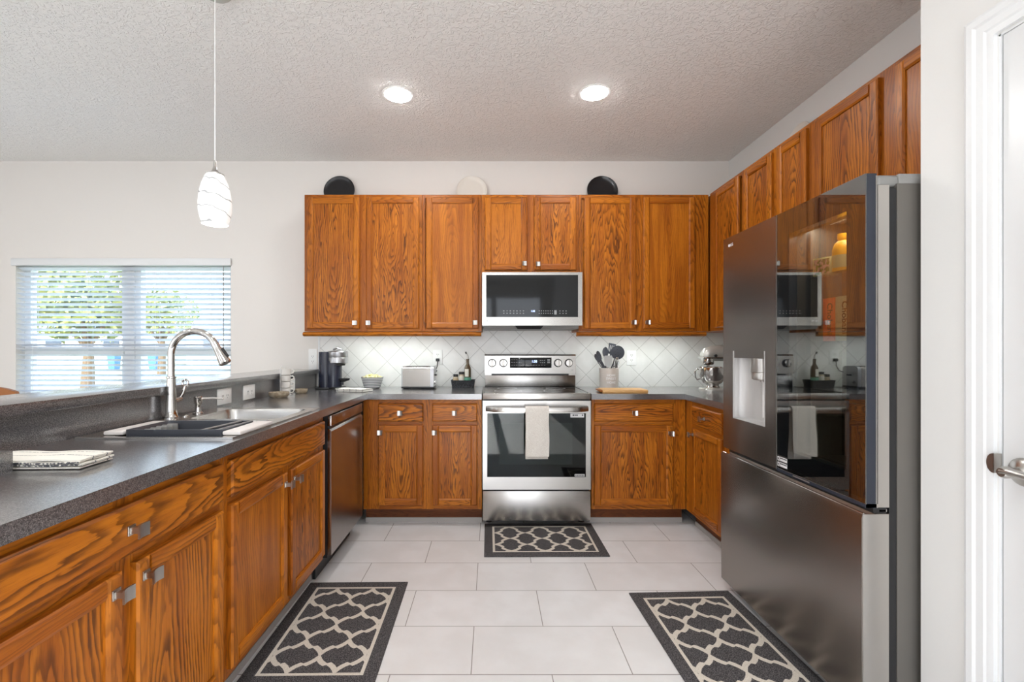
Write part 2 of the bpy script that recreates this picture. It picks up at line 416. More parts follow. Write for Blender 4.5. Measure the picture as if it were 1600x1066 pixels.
# ---------------------------------------------------------------- window, blind, door
b = B()
fy0, fy1 = YW+0.075, YW+0.13
mx = (WX0+WX1)/2+0.01
for x0, x1 in ((WX0, mx-0.03), (mx+0.03, WX1)):
    b.ring(x0, x1, WZ0, WZ1, x0+0.05, x1-0.05, WZ0+0.06, WZ1-0.05, fy0, fy1)
    b.box(x0+0.03, x1-0.03, fy0-0.012, fy1-0.01, 1.19, 1.255)
b.box(mx-0.032, mx+0.032, fy0-0.01, fy1, WZ0, WZ1)
b.box(WX0, WX1, YW+0.02, fy0, WZ0-0.004, WZ0+0.012)
win = struct(b.build('window_1', 'trim'))
for nm, x0, x1 in (('pane', WX0+0.045, mx-0.07), ('pane', mx+0.07, WX1-0.045)):
    g = B(); g.box(x0, x1, fy0+0.025, fy0+0.03, WZ0+0.05, WZ1-0.04); g.build('pane', 'window_glass', win)

bl = thing('window_blind', 'white horizontal slat blind hanging over the wide window beside the counter', 'blind', ((WX0+WX1)/2, YW, 1.95))
hw = (WX1-WX0)/2
b = B(); b.box(-hw-0.022, hw+0.008, -0.022, 0.045, -0.022, 0.038, bev=0.004); vo = b.build('valance', 'trim', bl)
M['slat'] = plain('blind_slats', srgb(226, 230, 236), 0.45, Transmission_Weight=0.0)
b = B(); tilt = math.radians(21)
nsl = int((1.955-0.83)/0.0425)
for k in range(nsl):
    z = -0.045-k*0.0425; cy = 0.026; c, s = math.cos(tilt)*0.025, math.sin(tilt)*0.025
    n = Vector((0, math.sin(tilt), math.cos(tilt)))*0.0014
    q = [(-c, s), (-c*0.5, s*0.5+0.0018), (0, 0.0028), (c*0.5, -s*0.5+0.0018), (c, -s)]
    lo = [(y+cy, zz+z) for y, zz in q]; hi = [(y+cy, zz+z+0.0026) for y, zz in q[::-1]]
    poly = lo+hi
    b.loft([[(-hw+0.006, y, zz) for y, zz in poly], [(hw-0.006, y, zz) for y, zz in poly]])
b.build('slats', 'slat', bl)
b = B(); b.box(-hw+0.006, hw-0.006, 0.004, 0.048, -1.14, -1.115, bev=0.004); b.build('bottom_rail', 'trim', bl)
for x in (-hw+0.14, -hw*0.33, hw*0.30, hw-0.17):
    b = B(); b.tube([(x, 0.001, -0.03), (x, 0.001, -1.12)], 0.0012, 6); b.tube([(x, 0.05, -0.03), (x, 0.05, -1.12)], 0.0012, 6); b.build('ladder_cord', 'trim', bl)
b = B(); b.tube([(hw-0.055, -0.012, -0.02), (hw-0.055, -0.012, -0.80)], 0.0035, 8); plabel(b.build('tilt_wand', 'grey_trim', bl), 'thin dark tilt wand')

# pantry door in its casing
dr = struct(thing('door_1', 'white pantry door with lever handle', 'door', (XS, DY1, 0)))
del dr['category']
b = B(); b.box(0.002, 0.037, DY0-DY1+0.008, -0.008, 0.008, DZ-0.006, bev=0.002); b.build('door_slab', 'trim', dr)
b = B()     # jamb
b.box(0.0, 0.115, -0.005, 0.0, 0, DZ); b.box(0.0, 0.115, DY0-DY1, DY0-DY1+0.005, 0, DZ); b.box(0.0, 0.115, DY0-DY1, 0, DZ-0.005, DZ)
b.box(0.0375, 0.06, -0.018, -0.005, 0, DZ-0.005); b.build('door_jamb', 'trim', dr)
b = B()
prof = [(0.004, 0.0), (0.004, 0.010), (0.012, 0.012), (0.020, 0.012), (0.026, 0.015), (0.045, 0.015), (0.052, 0.019), (0.068, 0.019), (0.076, 0.016), (0.080, 0.0)]
def casing(path_sign, y0):
    b.loft([[(-h, y0+path_sign*w, 0.0) for w, h in prof], [(-h, y0+path_sign*w, DZ+w) for w, h in prof]])
casing(1, 0.0); casing(-1, DY0-DY1)
b.loft([[(-h, w, DZ+w) for w, h in prof], [(-h, DY0-DY1-w, DZ+w) for w, h in prof]])
b.build('door_casing', 'trim', dr, angle=20)
hd = B(); hd.M = Matrix.Translation((0.002, -0.060, 0.918)) @ Matrix.Rotation(-PI/2, 4, 'Y')
hd.lathe([(0.036, 0.0), (0.036, 0.006), (0.031, 0.011), (0.014, 0.016), (0.011, 0.02), (0.012, 0.038), (0.015, 0.042), (0.015, 0.058), (0.011, 0.064)], n=28)
hd.M = Matrix.Identity(4)
hd.tube([(-0.049, -0.055, 0.919), (-0.050, -0.075, 0.921), (-0.051, -0.11, 0.920), (-0.050, -0.15, 0.914), (-0.047, -0.172, 0.910)], [0.0145, 0.0135, 0.012, 0.0105, 0.007], 14, flat=0.75)
plabel(hd.build('door_handle', 'nickel', dr), 'satin nickel lever handle')
b = B()
pl = [(0.0, -0.026), (0.0, 0.026)] + [(0.017*math.sin(a), 0.026*math.cos(a)) for a in [PI*k/14 for k in range(1, 14)]]
b.loft([[(-0.0185, y-0.004, z+0.928) for y, z in pl], [(-0.0205, y-0.004, z+0.928) for y, z in pl]]); b.box(-0.02, 0.0015, -0.006, -0.0045, 0.902, 0.954)
plabel(b.build('strike_plate', 'nickel', dr), 'rounded nickel strike plate')

# ---------------------------------------------------------------- cabinets
def knob(parent, x, y, z):
    k = B(); k.box(x-0.012, x+0.012, y-0.004, y, z-0.012, z+0.012, bev=0.001); k.box(x-0.007, x+0.007, y-0.024, y-0.004, z-0.007, z+0.007)
    rows = []
    for i in range(7):
        a = -0.0165+0.033*i/6; rows.append((x+a, y-0.026-0.006*(a/0.0165)**2*0.6))
    k.loft([[(px, py-0.005, z-0.0165) for px, py in rows]+[(px, py, z-0.0165) for px, py in rows[::-1]],
            [(px, py-0.005, z+0.0165) for px, py in rows]+[(px, py, z+0.0165) for px, py in rows[::-1]]])
    return k.build('knob', 'nickel', parent)
M['floor_shade'] = plain('shaded_floor_grey', srgb(168, 163, 158), 0.6)  # grey of the floor in shade below the cabinets
STILE = 0.047
# grain of each door panel and drawer front, in building order: (wildness of the figure, place of the heart)
PANELS = iter([(.25, .50), (.19, .52), (.20, .548), (.60, .85), (.38, .52), (.30, .51), (.02, .548), (.30, .50), (.20, .52), (.40, .51), (.02, .52), (.20, .548),
               (.10, .50), (.38, .50), (.19, .51), (.60, .80), (.20, .548), (.57, .52), (.08, .50), (.02, .90)])
FRONTS = iter([(.20, .52), (.40, .51), (.02, .52), (.30, .50), (.20, .50), (.04, .52)])
def make_door(parent, x0, x1, z0, z1, kx, kz, y=0.0, th=0.02, st=STILE):
    """framed door with a recessed flat panel, face towards -y"""
    d = B(); o = 0.006; i = 0.009
    d.board(x0, x0+st, z0, z1, y, y-th, (o, i, o, o), 0.005)
    d.board(x1-st, x1, z0, z1, y, y-th, (i, o, o, o), 0.005)
    d.board(x0+st, x1-st, z0, z0+st, y, y-th, (0, 0, o, i), 0.005, grain='x')
    d.board(x0+st, x1-st, z1-st, z1, y, y-th, (0, 0, i, o), 0.005, grain='x')
    d.board(x0+st-0.004, x1-st+0.004, z0+st-0.004, z1-st+0.004, y-0.002, y-th+0.010, (0, 0, 0, 0), 0.0, seed=next(PANELS))
    p = d.build('door', 'oak', parent, angle=25)
    if kx is not None: knob(p, kx, y-th, kz)
    return p
def make_drawer(parent, x0, x1, z0, z1, kx, y=0.0, th=0.02):
    d = B(); d.board(x0, x1, z0, z1, y, y-th, (0.007,)*4, 0.006, grain='x', seed=next(FRONTS))
    p = d.build('drawer', 'oak', parent, angle=20)
    if kx is not None: knob(p, kx, y-th, (z0+z1)/2)
    return p
def cabinet(label, origin, rz, x0, x1, z0, z1, depth, stiles, rails, doors=(), drawers=(), toe=False, light_rail=None, body_x=None, group=None, name='wall_cabinet', mould=None, hollow=False):
    t = thing(name, label, 'cabinet', (origin[0], origin[1], 0), rz, group)
    zb = 0.114 if toe else z0
    bx0, bx1 = body_x or (x0, x1)
    g = B()
    if hollow:
        g.box(bx0, bx0+0.016, 0.019, depth, zb, z1, grain='z'); g.box(bx1-0.016, bx1, 0.019, depth, zb, z1, grain='z')
        g.box(bx0+0.016, bx1-0.016, depth-0.012, depth, zb, z1, grain='z'); g.box(bx0+0.016, bx1-0.016, 0.019, depth-0.012, zb, zb+0.016, grain='x')
    else: g.box(bx0, bx1, 0.019, depth, zb, z1, grain='z')
    g.build('carcass', 'oak', t)
    f = B()
    for a, c in stiles: f.board(a, c, zb, z1, 0.019, 0.0, (0.001,)*4, 0.001)
    for a, c, e, h in rails: f.board(a, c, e, h, 0.019, 0.0, (0, 0, 0.001, 0.001), 0.001, grain='x')
    f.build('face_frame', 'oak', t, angle=20)
    if toe:
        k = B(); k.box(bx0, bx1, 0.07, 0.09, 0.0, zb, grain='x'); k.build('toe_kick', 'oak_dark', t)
        k = B(); k.box(bx0, bx1, 0.062, 0.0699, 0.0, 0.034); k.build('floor_shade_strip', 'floor_shade', t)  # added strip, imitates shaded floor along the toe kick
    for d in doors: make_door(t, *d)
    for d in drawers: make_drawer(t, *d)
    if mould:
        m = B(); a, c = mould; n = 8
        pf = [(0.0, 0.0)]+[(-0.030*math.sin(PI*k/n)-0.002, 0.017-0.017*math.cos(PI*k/n)) for k in range(0, n+1)]+[(0.0, 0.034)]
        m.loft([[(a, y+0.004, z0-0.038+z) for y, z in pf], [(c, y+0.004, z0-0.038+z) for y, z in pf]])
        m.grain(m.bm.faces, 'x', ((a+c)/2, 0, 0))
        m.build('light_rail', 'oak', t)
    return t

UT, UD = 2.413, 0.317      # top of the wall cabinets, depth
yf = YW-0.003-UD           # face of the back wall cabinets
def frame(x0, x1, z0, z1, mids, sw0=0.024, sw1=0.024, rl=0.022, extra=()):
    st = [(x0, x0+sw0)]+[(a, c) for a, c in mids]+[(x1-sw1, x1)]
    xs = sorted(st); rails = []
    for k in range(len(xs)-1):
        a, c = xs[k][1], xs[k+1][0]
        rails += [(a, c, z0, z0+rl), (a, c, z1-rl-0.004, z1)]+[(a, c, e, h) for e, h in extra]
    return xs, rails
def wall_cab(label, x0, x1, z0, doors, mids, mould=None, body_x=None, sw1=0.024, z1=UT):
    xs, rails = frame(0, x1-x0, z0, z1, [(a-x0, c-x0) for a, c in mids], sw1=sw1)
    ds = [(a-x0, c-x0, e, h, k-x0, kz) for a, c, e, h, k, kz in doors]
    return cabinet(label, (x0, yf), 0, 0, x1-x0, z0, z1, UD, xs, rails, ds, mould=mould, body_x=body_x)
dz0, dz1 = 1.390, 2.389
WG = None
wall_cab('tall two-door oak wall cabinet at the far left, above the coffee maker', -1.4286, -0.5305, 1.369,
         [(-1.405, -1.006, dz0, dz1, -1.032, 1.432), (-0.954, -0.552, dz0, dz1, -0.930, 1.432)], [(-1.012, -0.948)], mould=(-0.004, 0.898))
wall_cab('narrow single-door oak wall cabinet just left of the microwave', -0.5295, -0.0745, 1.369,
         [(-0.498, -0.0987, dz0, dz1, -0.124, 1.434)], [], mould=(0.0, 0.452), sw1=0.03)
wall_cab('short two-door oak wall cabinet directly above the microwave', -0.0735, 0.6645, 1.812,
         [(-0.049, 0.272, 1.835, dz1, 0.248, 1.880), (0.3257, 0.645, 1.835, dz1, 0.350, 1.876)], [(0.262, 0.335)])
wall_cab('tall two-door oak wall cabinet right of the microwave, above the utensil crock', 0.6655, 1.657, 1.369,
         [(0.706, 1.0995, dz0, dz1, 1.075, 1.436), (1.156, 1.549, dz0, dz1, 1.180, 1.436)], [(1.09, 1.165)], mould=(-0.02, 0.965), sw1=0.115)
# along the right wall (local x runs towards the viewer)
XF = 1.66
def right_cab(label, ya, yb, z0, doors, mids, body_x=None, sw0=0.024, sw1=0.024, mould=None):
    xs, rails = frame(0, ya-yb, z0, UT, [(ya-a, ya-c) for a, c in mids], sw0=sw0, sw1=sw1)
    ds = [(ya-a, ya-c, e, h, None if k is None else ya-k, kz) for a, c, e, h, k, kz in doors]
    return cabinet(label, (XF, ya), -PI/2, 0, ya-yb, z0, UT, XR-0.003-XF, xs, rails, ds, body_x=body_x, mould=mould)
right_cab('single-door oak wall cabinet in the right corner, above the stand mixer', 3.50, 3.036, 1.369,
          [(3.405, 3.072, dz0, dz1, 3.095, 1.436)], [], body_x=(-0.335, 0.464), sw0=0.085)
right_cab('two-door oak wall cabinet on the right wall between corner cabinet and refrigerator cabinet', 3.034, 2.396, 1.369,
          [(3.005, 2.708, dz0, dz1, 2.735, 1.436), (2.66, 2.41, dz0, dz1, 2.635, 1.436)], [(2.715, 2.652)])
right_cab('oak wall cabinet over the refrigerator, reaching to the wall edge', 2.394, 1.465, 1.835,
          [(2.345, 1.961, 1.855, dz1, 1.985, 1.90), (1.88, 1.49, 1.855, dz1, 1.855, 1.90)], [(1.97, 1.872)], sw0=0.055)

CT, CB = 0.922, 0.884       # worktop
BZ0, BZ1, DZ0, DZ1 = 0.146, 0.702, 0.730, 0.854
def base_cab(label, origin, rz, w, doors, drawers, mids, depth, sw0=0.024, sw1=0.024, body_x=None, hollow=False):
    xs, rails = frame(0, w, 0.114, CB, mids, sw0=sw0, sw1=sw1, rl=0.03, extra=((0.697, 0.735),))
    return cabinet(label, origin, rz, 0, w, 0.114, CB, depth, xs, rails, doors, drawers, toe=True, body_x=body_x, name='base_cabinet', hollow=hollow)
YB0 = 3.22
bx = -0.896
base_cab('oak base cabinet left of the range, with two drawers over two doors', (bx, YB0), 0, -0.068-bx,
         [(-0.789-bx, -0.4756-bx, BZ0, BZ1, -0.770-bx, 0.657), (-0.413-bx, -0.0996-bx, BZ0, BZ1, -0.394-bx, 0.657)],
         [(-0.789-bx, -0.4756-bx, DZ0, DZ1, -0.632-bx), (-0.413-bx, -0.0996-bx, DZ0, DZ1, -0.256-bx)],
         [(-0.485-bx, -0.405-bx)], YW-YB0-0.003, sw0=0.112, sw1=0.036)
bx = 0.698
base_cab('oak base cabinet with one wide drawer and one wide door, right of the range', (bx, YB0), 0, 1.357-bx,
         [(0.7156-bx, 1.264-bx, BZ0, BZ1, 1.240-bx, 0.650)], [(0.7156-bx, 1.264-bx, DZ0, DZ1, 0.99-bx)], [], YW-YB0-0.003, sw1=0.10)
base_cab('oak base cabinet with one drawer on the right wall, beside the refrigerator', (1.36, YB0), -PI/2, 0.80,
         [(0.13, 0.525, BZ0, BZ1, 0.153, 0.664)], [(0.13, 0.525, DZ0, DZ1, 0.315)], [], XR-1.36-0.003, sw0=0.14, sw1=0.28, body_x=(0.002, 0.80))
XLF = -0.898
yo = 1.542
base_cab('oak base cabinet under the sink with a wide false drawer and two doors', (XLF, yo), PI/2, 2.455-yo,
         [(1.563-yo, 1.988-yo, BZ0, BZ1, 1.965-yo, 0.655), (2.03-yo, 2.435-yo, BZ0, BZ1, 2.055-yo, 0.655)],
         [(1.563-yo, 2.435-yo, DZ0, DZ1, None)], [(1.98-yo, 2.04-yo)], 0.55, hollow=True)
yo = 0.70
base_cab('nearest oak base cabinet in the left run, with one wide knobbed drawer over two doors', (XLF, yo), PI/2, 1.540-yo,
         [(0.725-yo, 1.101-yo, BZ0, BZ1, 1.076-yo, 0.660), (1.145-yo, 1.516-yo, BZ0, BZ1, 1.170-yo, 0.660)],
         [(0.725-yo, 1.516-yo, DZ0, DZ1, 1.122-yo)], [(1.092-yo, 1.154-yo)], 0.55)

# ---------------------------------------------------------------- worktops, bar
SX0, SX1, SY0, SY1 = -1.425, -0.905, 1.605, 2.375        # sink cut-out
CX, CXF = -1.453, -0.865
t = thing('countertop', 'dark grey speckled laminate countertop running from the sink to the range', 'countertop', (-0.9, 2.0, CB))
b = B(); b.M = Matrix.Translation((0.9, -2.0, -CB))
b.box(CX, CXF, 0.66, SY0, CB, CT); b.box(CX, CXF, SY1, YW-0.009, CB, CT)
b.box(CX, SX0, SY0, SY1, CB, CT); b.box(SX1, CXF, SY0, SY1, CB, CT)
b.box(CXF, -0.068, 3.19, YW-0.009, CB, CT)
b.build('worktop', 'laminate', t)
b = B(); b.M = Matrix.Translation((0.9, -2.0, -CB)); b.box(-1.468, CX, 0.66, YW-0.013, CB, 1.030); b.build('splashback', 'laminate', t)
b = B(); b.M = Matrix.Translation((0.9, -2.0, -CB)); b.box(CX+0.001, -1.207, 0.66, 1.162, CT, 0.977); plabel(b.build('raised_block', 'laminate', t), 'raised laminate block at the near end')
t = tag(B() and (lambda q: (q.box(0.0, 1.967-0.693, 0.0, YW-3.19-0.009, 0, CT-CB), q.box(1.335-0.693, 1.967-0.693, 2.42-3.19, 0.0, 0, CT-CB), q.build('countertop', 'laminate', loc=(0.693, 3.19, CB)))[-1])(B()),
        'dark grey speckled laminate countertop right of the range, turning towards the refrigerator', 'countertop')
# half wall and raised bar
slab('wall_bar', -1.60, -1.4685, 0.66, YW, 0, 1.0305, 'wall')
b = B(); b.box(-0.16, 0.155, 0.0, YW-0.661, 0, 0.037, bev=0.003); tag(b.build('bar_top', 'laminate', loc=(-1.59, 0.66, 1.031)), 'long raised grey laminate bar top behind the sink', 'bar top')

# ---------------------------------------------------------------- sink and tap
sk = thing('kitchen_sink', 'stainless steel double bowl sink set into the left countertop', 'sink', (-1.16, 1.99, CT))
b = B(); X0, X1, Y0, Y1 = -0.278, 0.268, -0.403, 0.403
def rrect(x0, x1, y0, y1, r, z, n=5):
    pts = []
    for cx, cy, a0 in ((x1-r, y1-r, 0), (x0+r, y1-r, PI/2), (x0+r, y0+r, PI), (x1-r, y0+r, 1.5*PI)):
        pts += [(cx+r*math.cos(a0+PI/2*k/n), cy+r*math.sin(a0+PI/2*k/n), z) for k in range(n+1)]
    return pts
bowls = [(-0.175, 0.225, -0.385, -0.012), (-0.175, 0.225, 0.022, 0.360)]
# rim made of strips round the bowls
zr = 0.006
xs = [X0, -0.175, 0.225, X1]; ys = [Y0, -0.385, -0.012, 0.022, 0.360, Y1]
for i in range(3):
    for j in range(5):
        if i == 1 and j in (1, 3): continue
        b.box(xs[i], xs[i+1], ys[j], ys[j+1], 0.0005, zr)
rim = b.build('rim', 'sink_steel', sk)
for x0, x1, y0, y1 in bowls:
    b = B()
    b.loft([rrect(x0, x1, y0, y1, 0.045, zr-0.001), rrect(x0+0.004, x1-0.004, y0+0.004, y1-0.004, 0.045, -0.012),
            rrect(x0+0.018, x1-0.018, y0+0.018, y1-0.018, 0.05, -0.165), rrect(x0+0.04, x1-0.04, y0+0.04, y1-0.04, 0.05, -0.18)], caps=False)
    b.f([b.v(p) for p in rrect(x0+0.04, x1-0.04, y0+0.04, y1-0.04, 0.05, -0.18)])
    b.lathe([(0.045, -0.179), (0.042, -0.176), (0.03, -0.178), (0.001, -0.178)], ((x0+x1)/2, (y0+y1)/2, 0), 24, caps=False)
    for cx, cy, sx, sy in ((x0, y0, 1, 1), (x1, y0, -1, 1), (x1, y1, -1, -1), (x0, y1, 1, -1)):     # rounded corners of the opening
        pts = [(cx, cy)]+[(cx+sx*(0.045-0.045*math.sin(PI/2*k/6)), cy+sy*(0.045-0.045*math.cos(PI/2*k/6))) for k in range(7)]
        b.f([b.v((px, py, zr-0.0005)) for px, py in pts])
    b.build('bowl', 'sink_steel', sk)
b = B(); b.lathe([(0.016, zr), (0.016, zr+0.004), (0.010, zr+0.008), (0.001, zr+0.009)], (-0.225, 0.095, 0), 20); b.build('hole_cover', 'chrome', sk)

fc = thing('kitchen_faucet', 'tall polished chrome gooseneck pull-down faucet behind the sink', 'faucet', (-1.418, 2.04, CT+0.0062))
b = B()
b.lathe([(0.030, 0), (0.030, 0.005), (0.0245, 0.012), (0.0215, 0.04), (0.0195, 0.09), (0.0175, 0.15), (0.0165, 0.175), (0.0195, 0.177), (0.0195, 0.183), (0.014, 0.185)], n=28)
b.build('body', 'chrome', fc)
b = B(); rr = 0.102; zc = 0.282
pts = [(0, 0, 0.18), (0, 0, 0.23)]+[(rr-rr*math.cos(a), 0, zc+rr*math.sin(a)) for a in [PI*k/22 for k in range(0, 20)]]
b.tube(pts, 0.0142, 18); b.build('spout', 'chrome', fc)
e = Vector(pts[-1]); dirv = (e-Vector(pts[-2])).normalized()
b = B(); b.tube([e-dirv*0.006, e+dirv*0.012, e+dirv*0.03, e+dirv*0.062, e+dirv*0.092, e+dirv*0.096], [0.0155, 0.0155, 0.0165, 0.0215, 0.026, 0.022], 20)
b.build('spray_head', 'chrome', fc)
b = B(); b.tube([e+dirv*0.03+Vector((0.016, 0, 0.01)), e+dirv*0.075+Vector((0.021, 0, 0.012))], 0.006, 10); b.build('spray_button', 'black', fc)
b = B(); b.tube([(0.0, 0.012, 0.075), (0.008, 0.05, 0.080)], 0.0125, 14)
b.tube([(0.008, 0.045, 0.083), (0.016, 0.054, 0.105), (0.022, 0.060, 0.135)], [0.007, 0.0065, 0.006], 10)
b.tube([(0.022+0.013*math.sin(a), 0.060, 0.150-0.015*math.cos(a)) for a in [2*PI*k/16 for k in range(17)]], 0.0045, 8)
b.build('handle', 'chrome', fc)
sp = thing('soap_dispenser', 'small chrome pump soap dispenser on the sink deck', 'soap dispenser', (-1.385, 2.175, CT+0.0062))
b = B(); b.lathe([(0.022, 0), (0.022, 0.004), (0.015, 0.010), (0.0125, 0.03), (0.0125, 0.045), (0.017, 0.052), (0.018, 0.078), (0.015, 0.082), (0.001, 0.083)], n=24)
b.build('pump', 'chrome', sp)
b = B(); b.tube([(0.01, 0, 0.071), (0.06, 0.01, 0.073), (0.105, 0.018, 0.070), (0.108, 0.0185, 0.064)], [0.006, 0.005, 0.0045, 0.004], 10); b.build('nozzle', 'chrome', sp)

# rack sitting across the near bowl
rk = thing('dish_rack', 'white over-sink dish rack with dark grey basket resting on the near sink bowl', 'dish rack', (-1.125, 1.742, CT+0.0068))
M['rack_white'] = plain('rack_white', srgb(222, 216, 212), 0.4)
b = B(); zt = 0.014
b.box(-0.245, -0.175, -0.118, 0.125, 0.0, zt, bev=0.005); b.box(0.175, 0.240, -0.118, 0.125, 0.0, zt, bev=0.005); b.box(-0.175, 0.175, 0.108, 0.122, 0.004, zt, bev=0.003)
b.build('sliding_arms', 'rack_white', rk)
b = B(); x0, x1, y0, y1 = -0.174, 0.174, -0.112, 0.104
b.loft([rrect(x0, x1, y0, y1, 0.012, zt+0.004), rrect(x0, x1, y0, y1, 0.012, zt-0.018), rrect(x0+0.012, x1-0.012, y0+0.012, y1-0.012, 0.015, -0.10),
        rrect(x0+0.018, x1-0.018, y0+0.018, y1-0.018, 0.012, -0.095), rrect(x0+0.016, x1-0.016, y0+0.012, y1-0.006, 0.012, zt-0.012), rrect(x0+0.006, x1-0.006, y0+0.006, y1-0.005, 0.01, zt+0.004),
        rrect(x0, x1, y0, y1, 0.012, zt+0.004)], caps=False)
b.f([b.v(p) for p in rrect(x0+0.018, x1-0.018, y0+0.018, y1-0.018, 0.012, -0.095)])
b.build('basket', 'charcoal', rk)
for k in range(6):
    b = B(); b.box(-0.155, -0.115, -0.075+k*0.03, -0.067+k*0.03, -0.06, 0.010, bev=0.002); b.build('divider', 'grey_trim', rk)
b = B()
for dx in (0.0, 0.055): b.tube([(0.075+dx, -0.10, 0.010), (0.125+dx*0.8, 0.098, 0.016)], 0.0045, 8)
b.build('cross_bar', 'grey_trim', rk)
M['liner'] = plain('interior_liner', srgb(60, 55, 50), 0.6)

# ---------------------------------------------------------------- range
RX, RY = 0.311, 3.17
rg = thing('range', 'stainless steel electric range with black oven window between the base cabinets', 'range', (RX, RY, 0))
b = B(); b.box(-0.368, 0.368, 0.032, 0.60, 0.05, 0.884); b.build('body', 'black', rg)
for x in (-0.33, 0.33):
    for y in (0.13, 0.52):
        b = B(); b.lathe([(0.022, 0.0), (0.022, 0.03), (0.015, 0.05)], (x, y, 0), 14); b.build('foot', 'black', rg)
b = B(); b.box(-0.372, 0.372, 0.004, 0.031, 0.050, 0.256, bev=0.004); b.build('storage_drawer', 'steel', rg)
b = B(); b.ring(-0.372, 0.372, 0.266, 0.878, -0.341, 0.338, 0.353, 0.792, 0.0, 0.031); od = b.build('oven_door', 'steel', rg)
b = B(); b.box(-0.341, 0.338, 0.002, 0.006, 0.353, 0.792); b.build('oven_window', 'oven_glass', od)
M['oven_inner'] = plain('oven_inner_window', srgb(70, 82, 78), 0.4)
b = B(); b.box(-0.341, 0.338, 0.022, 0.030, 0.353, 0.792); b.build('window_border', 'black_gloss', od)
b = B(); b.box(-0.258, 0.248, 0.0185, 0.0215, 0.435, 0.722); b.build('inner_pane', 'oven_inner', od)
b = B(); b.box(0.232, 0.326, 0.0005, 0.0018, 0.763, 0.789); st = b.build('energy_sticker', 'print_white', rg); plabel(st, 'small white sticker with dark marks')
def mark(parent, name, mat, *dims):
    q = B(); q.box(*dims); return q.build(name, mat, parent)
for x, w in ((0.247, 0.011), (0.261, 0.008), (0.272, 0.010), (0.311, 0.008)): mark(st, 'printed_mark', 'ink', x, x+w, -0.0002, 0.0004, 0.774, 0.783)
b = B(); b.box(0.262, 0.330, 0.0005, 0.0018, 0.357, 0.373); st = b.build('rating_label', 'print_white', rg)
for k in range(9): mark(st, 'printed_mark', 'ink', 0.266+k*0.007, 0.2705+k*0.007, -0.0002, 0.0004, 0.360, 0.370)
# handle: a wide flat bar bent back into the door at both ends
b = B(); hp = []
for k in range(25):
    s = -1+2*k/24; x = 0.352*s; y = -0.052*(1-abs(s)**7)-0.004
    hp.append((x, y))
zz0, zz1 = 0.806, 0.842
b.loft([[(x, y, zz0+0.006), (x, y-0.004, zz0), (x, y-0.016, zz0+0.003), (x, y-0.019, zz0+0.018), (x, y-0.014, zz1-0.002), (x, y-0.004, zz1), (x, y, zz1-0.006)] for x, y in hp])
b.build('door_handle', 'steel', od)
b = B(); b.box(-0.372, 0.372, -0.004, 0.035, 0.887, 0.930, bev=0.003)
b.box(-0.372, -0.364, 0.035, 0.565, 0.905, 0.931); b.box(0.364, 0.372, 0.035, 0.565, 0.905, 0.931); b.build('cooktop_trim', 'steel', rg)
b = B(); b.box(-0.364, 0.364, 0.035, 0.60, 0.884, 0.928)
for x, y, r in ((-0.19, 0.19, 0.10), (0.19, 0.19, 0.12), (-0.19, 0.43, 0.075), (0.19, 0.43, 0.075)):
    n = 40
    ro = [b.v((x+r*math.cos(2*PI*k/n), y+r*math.sin(2*PI*k/n), 0.9284)) for k in range(n)]
    ri = [b.v((x+(r-0.003)*math.cos(2*PI*k/n), y+(r-0.003)*math.sin(2*PI*k/n), 0.9284)) for k in range(n)]
    for k in range(n): b.f([ro[k], ro[(k+1) % n], ri[(k+1) % n], ri[k]], 1)
b.build('glass_cooktop', ['black_gloss', 'key'], rg)
# back console
b = B(); b.box(-0.365, 0.372, 0.585, 0.655, 0.928, 1.020, bev=0.003); b.box(-0.365, 0.372, 0.605, 0.655, 1.020, 1.034, mat=1)
b.loft([[(x, 0.572, 1.034), (x, 0.576, 1.180), (x, 0.586, 1.190), (x, 0.655, 1.190), (x, 0.655, 1.034)] for x in (-0.367, 0.374)])
for x in (-0.365, 0.318): b.box(x, x+0.054, 0.590, 0.606, 1.020, 1.034)
bg = b.build('back_console', ['steel', 'black'], rg)
b = B(); b.box(-0.162, 0.176, 0.5695, 0.58, 1.081, 1.165, bev=0.001); dp = b.build('display', 'black_gloss', rg)
text('clock', '1:38', 0.026, dp, 'digit', (0.036, 0.5685, 1.133), bold=0.0008)
keys = [(-0.150+k*0.019, -0.139+k*0.019, 1.102+r_*0.022, 1.105+r_*0.022) for r_ in range(3) for k in range(5)]
keys += [(-0.04+k*0.022, -0.028+k*0.022, 1.102, 1.105) for k in range(9) if k < 8]
keys += [(0.082+k*0.016, 0.091+k*0.016, 1.122+r_*0.018, 1.126+r_*0.018) for k in range(3) for r_ in range(2)]
keys += [(0.142, 0.164, 1.120, 1.134), (0.142, 0.164, 1.140, 1.152)]
for x0, x1, z0, z1 in keys: mark(dp, 'touch_key', 'key', x0, x1, 0.5688, 0.5696, z0, z1)
for x in (-0.306, -0.215, 0.228, 0.316):
    k = B(); k.M = Matrix.Translation((x, 0.574, 1.121)) @ Matrix.Rotation(PI/2, 4, 'X')
    k.lathe([(0.033, -0.002), (0.033, 0.006), (0.031, 0.008), (0.029, 0.008)], n=32, mat=1)
    k.lathe([(0.029, 0.004), (0.0275, 0.022), (0.025, 0.025), (0.001, 0.0255)], n=32)
    k.box(-0.007, 0.007, -0.027, 0.027, 0.02, 0.038, bev=0.002, mat=2)
    k.build('knob', ['chrome', 'black', 'nickel'], bg)
text('maker_mark', 'LG', 0.013, bg, 'ink', (0.345, 0.5728, 1.062))

